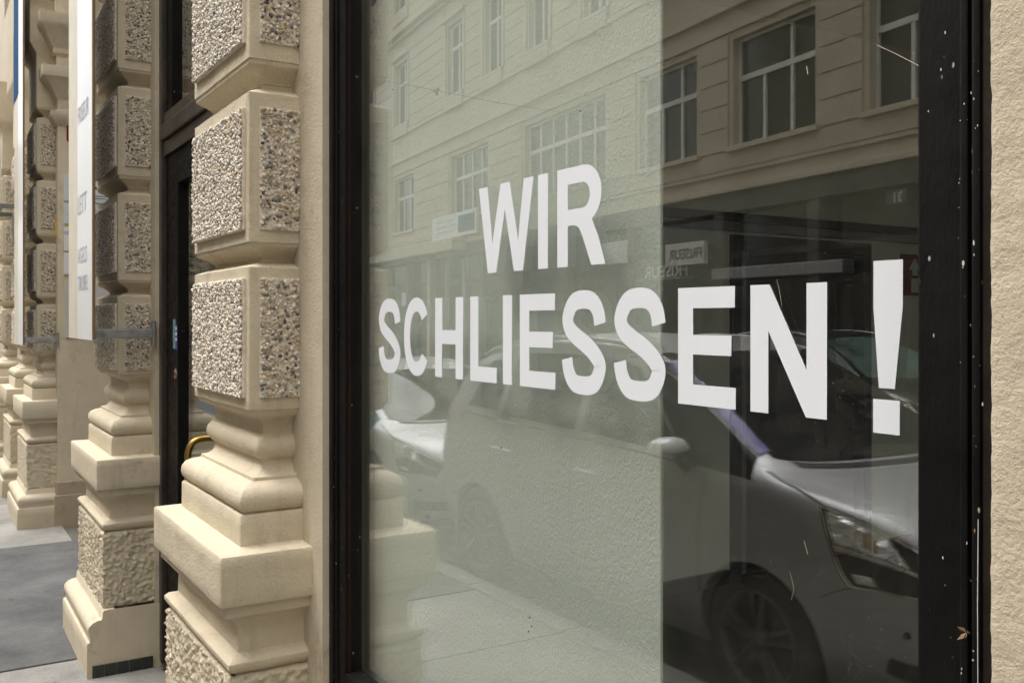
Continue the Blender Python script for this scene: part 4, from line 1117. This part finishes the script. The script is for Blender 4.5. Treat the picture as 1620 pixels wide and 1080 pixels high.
            s.strip('window_trim', 'chrome', [(-1.15 - .1 * i, 4.03) for i in range(24)], .012, sd, .006)
            # panel gaps
            s.strip('door_gap', 'black_plastic', [(-1.12 - .015 * math.sin(i / 12 * 3.14), .25 + i * .31) for i in range(13)], .008, sd, .0022)
            s.strip('door_gap', 'black_plastic', [(-2.16, .25 + i * .31) for i in range(13)], .008, sd, .0022)
            s.strip('fender_gap', 'black_plastic', [(-.44 - .04 * i, 4.02 + .0 * i) if i == 0 else (-.44 - .041 * i, 4.02 + .09 * i) for i in range(10)], .009, sd, .0025)
            s.strip('bumper_gap', 'black_plastic', [(-.30 - .03 * i, 2.62 - .12 * i) for i in range(6)], .006, sd, .0025)
            for hx, in ((-1.92,), (-2.80,)):
                MB().tube([s.pt(hx, 3.3, sd, .004), s.pt(hx - .03, 3.32, sd, .028), s.pt(hx - .10, 3.33, sd, .034), s.pt(hx - .18, 3.32, sd, .028), s.pt(hx - .21, 3.3, sd, .004)], [.008, .011, .012, .011, .008], 8).build('door_handle', 'mirror_silver', s.root, smooth=60)
            MB().tube([s.pt(-1.62 - i * .13, 5.10, sd, .012 + .016 * math.sin(math.pi * i / 15)) for i in range(16)], .014, 8).build('roof_rail', 'mirror_silver', s.root, smooth=60)
            # wing mirror: rounded shell on a stalk
            mc = s.pt(-1.27, 4.15, sd, .13); mm = MB(); rings = []
            for i in range(9):
                ph = -math.pi / 2 + math.pi * i / 8; rr = max(.02, math.cos(ph)) ** .7
                rings.append([(mc.x + .075 * rr * math.cos(a) * (.8 if math.cos(a) > 0 else 1.25), mc.y + .105 * math.sin(ph), mc.z - .01 + .058 * rr * math.sin(a) * (1.0 if math.sin(a) > 0 else .45)) for a in [2 * math.pi * k / 16 for k in range(16)]])
            mo = mm.loft(rings, True, True).build('wing_mirror', 'mirror_silver', s.root, smooth=60)
            MB().tube([s.pt(-1.25, 4.02, sd, -.01), s.pt(-1.26, 4.05, sd, .07)], [.035, .028], 8).build('mirror_foot', 'black_plastic', mo, smooth=60)
            s.headlight(sd)
            # front sensor in the bumper
            q0, q1 = s.pt(-.12, 1.9, sd, .003), s.pt(-.12, 1.9, sd, .010); d = (q1 - q0).normalized()
            MB().tube([q0, q1], .014, 12).build('parking_sensor', 'black_plastic', s.root)
            s.strip('lower_grille', 'black_plastic', [(-.01 - .03 * i, 1.05 + .02 * i) for i in range(7)], .07, sd, .003)
        # windscreen: both halves joined
        rows = []
        for j in range(13):
            v = j / 12; row = []
            for i in range(17):
                u = -1 + 2 * i / 16; t = 6.9999 - abs(u) * (6.9999 - 5.28)
                x = lerp(-.70, -1.66, v) - abs(u) ** 2 * .16 * (1 - v * .6)
                row.append(s.pt(x, t, 1 if u >= 0 else -1, .004))
            rows.append(row)
        wso = MB().loft(rows).build('windscreen', wsg, s.root, smooth=60)
        # scuttle, dark strip along the foot of the windscreen
        rows = []
        for j in range(3):
            row = []
            for i in range(17):
                u = -1 + 2 * i / 16; t = 6.9999 - abs(u) * (6.9999 - 5.5)
                row.append(s.pt(-.60 - .03 * j - abs(u) ** 2 * .15, t, 1 if u >= 0 else -1, .003))
            rows.append(row)
        MB().loft(rows).build('scuttle', 'black_plastic', s.root)
        if sky_sheen:
            s.patch('windscreen_sky_reflection', 'sky_violet', lambda u, v: (lerp(-.90, -1.62, u), lerp(5.05, 5.36, v)), 12, 3, 1, .006)  # sky seen mirrored at the windscreen edge, painted on as a strip
        # tailgate glass, grille, plate
        rows = [[s.pt(lerp(-3.60, -3.80, j / 5), 6.9999 - abs(-1 + i / 6) * 1.7, 1 if i >= 6 else -1, .004) for i in range(13)] for j in range(6)]
        MB().loft(rows).build('rear_window', glass, s.root, smooth=60)
        zsn = s.zs
        MB().rbox(-.03, .008, -.42, .42, .40 * zsn, .56 * zsn, .02).build('grille', 'black_plastic', s.root)
        MB().rbox(-.02, .014, -.26, .26, .33 * zsn, .39 * zsn, .004).build('number_plate', 'sign_white', s.root)
        MB().rbox(-3.9, -.1, -.70, .70, .18, .24, .02).build('underbody', 'black_plastic', s.root)
        for sd in (1, -1): s.patch('rear_lamp', 'sign_red', lambda u, v: (lerp(-3.74, -3.85, u), lerp(3.6, 4.6, v)), 4, 6, sd, .004)
    def headlight(s, sd):
        lerp = lambda a, b, u: a + (b - a) * u
        # outline in (x, t): tall rear edge, pointed towards the grille
        def e(u, v):    # u rear->front, v bottom->top
            xr = lerp(-.31, -.475, v ** .8); xf = lerp(-.05, -.04, v)
            tr = lerp(2.62, 4.04, v); tf = lerp(3.10, 4.0, v)
            return lerp(xr, xf, u), lerp(tr, tf, u ** 1.1)
        h = s.patch('headlight', 'lamp_dark', e, 14, 10, sd, .003)
        s.patch('reflector', 'lamp_silver', lambda u, v: e(.04 + u * .74 * (1 - .25 * v), .54 + .41 * v), 8, 5, sd, .006, h)
        s.patch('indicator', 'lamp_amber', lambda u, v: e(.36 + u * .15, .60 + .24 * v), 5, 4, sd, .009, h)
        s.patch('chrome_bar', 'chrome', lambda u, v: e(.03 + u * .94, .45 + .075 * v), 12, 2, sd, .008, h)
        s.patch('lower_reflector', 'lamp_silver', lambda u, v: e(.14 + u * .24, .06 + .14 * v), 5, 3, sd, .006, h)
        c = s.pt(*e(.55, .27), sd, .0); c2 = s.pt(*e(.55, .27), sd, .016); d = (c2 - c).normalized()
        MB().tube([c, c + d * .010, c + d * .016, c + d * .018], [.050, .048, .035, .012], 16).build('projector', 'car_glass', h, smooth=60)
        # bright rim round the lens
        path = [e(0, v / 10) for v in range(11)] + [e(u / 10, 1) for u in range(1, 11)]
        s.strip('lens_rim', 'chrome', path, .009, sd, .007, h)
        s.strip('lens_rim', 'chrome', [e(u / 10, 0) for u in range(11)], .007, sd, .007, h)
        s.strip('lamp_gap', 'black_plastic', [(x - .008 if i < 11 else x, t + (0.045 if i >= 10 else 0)) for i, (x, t) in enumerate(path)], .010, sd, .004, h)
    def wheel(s, hx, sd):
        r = .31
        w = MB().lathe([(.205, -.20), (.25, -.205), (.29, -.19), (.308, -.16), (.31, -.10), (.308, -.045), (.292, -.012), (.26, 0), (.225, -.006), (.21, -.02)] if sd > 0 else
                       [(.205, .20), (.25, .205), (.29, .19), (.308, .16), (.31, .10), (.308, .045), (.292, .012), (.26, 0), (.225, .006), (.21, .02)], (hx, .845 * sd, r), 'Y', 40).build('wheel', 'rubber', s.root, smooth=50)
        y = .845 * sd
        MB().lathe([(.222, -.012 * sd), (.214, -.004 * sd), (.204, -.012 * sd), (.198, -.05 * sd), (.196, -.18 * sd)], (hx, y, r), 'Y', 40).build('rim', 'alloy', w, smooth=50)
        MB().lathe([(0, -.085 * sd), (.19, -.085 * sd)], (hx, y, r), 'Y', 24).build('brake_disc', 'black_plastic', w)
        sp = MB()
        for k in range(5):
            a0 = 2 * math.pi * k / 5 + .3
            for da in (-.16, .16):
                p0 = (math.cos(a0 + da * 1.6) * .045, math.sin(a0 + da * 1.6) * .045); p1 = (math.cos(a0 + da) * .205, math.sin(a0 + da) * .205)
                sp.tube([(hx + p0[0], y - .028 * sd, r + p0[1]), (hx + (p0[0] + p1[0]) / 2, y - .018 * sd, r + (p0[1] + p1[1]) / 2), (hx + p1[0], y - .016 * sd, r + p1[1])], [.014, .011, .012], 6)
        sp.build('spokes', 'alloy', w, smooth=50)
        MB().lathe([(0, -.004 * sd), (.03, -.006 * sd), (.052, -.02 * sd), (.056, -.05 * sd)], (hx, y, r), 'Y', 20).build('hub_cap', 'alloy', w, smooth=50)

CAR_Y = -1.09 - .865
Car('parked_car', 'silver grey compact van parked at the kerb beside the shop, roof rails fitted', 'paint_silver', (-2.16, CAR_Y, -.12), 0, sky_sheen=True)
Car('parked_car', 'pale silver car parked behind the grey compact van', 'paint_white', (-6.42, CAR_Y - .05, -.12), 0, zs=.81, glass='green_glass')
c3p = Vector((-6.15, -8.05 + .118 * 2.0, -.12))
Car('parked_car', 'dark green car parked at the kerb across the street', 'paint_dark', tuple(c3p), OA, zs=.97, glass='green_glass', ws_glass='green_glass')
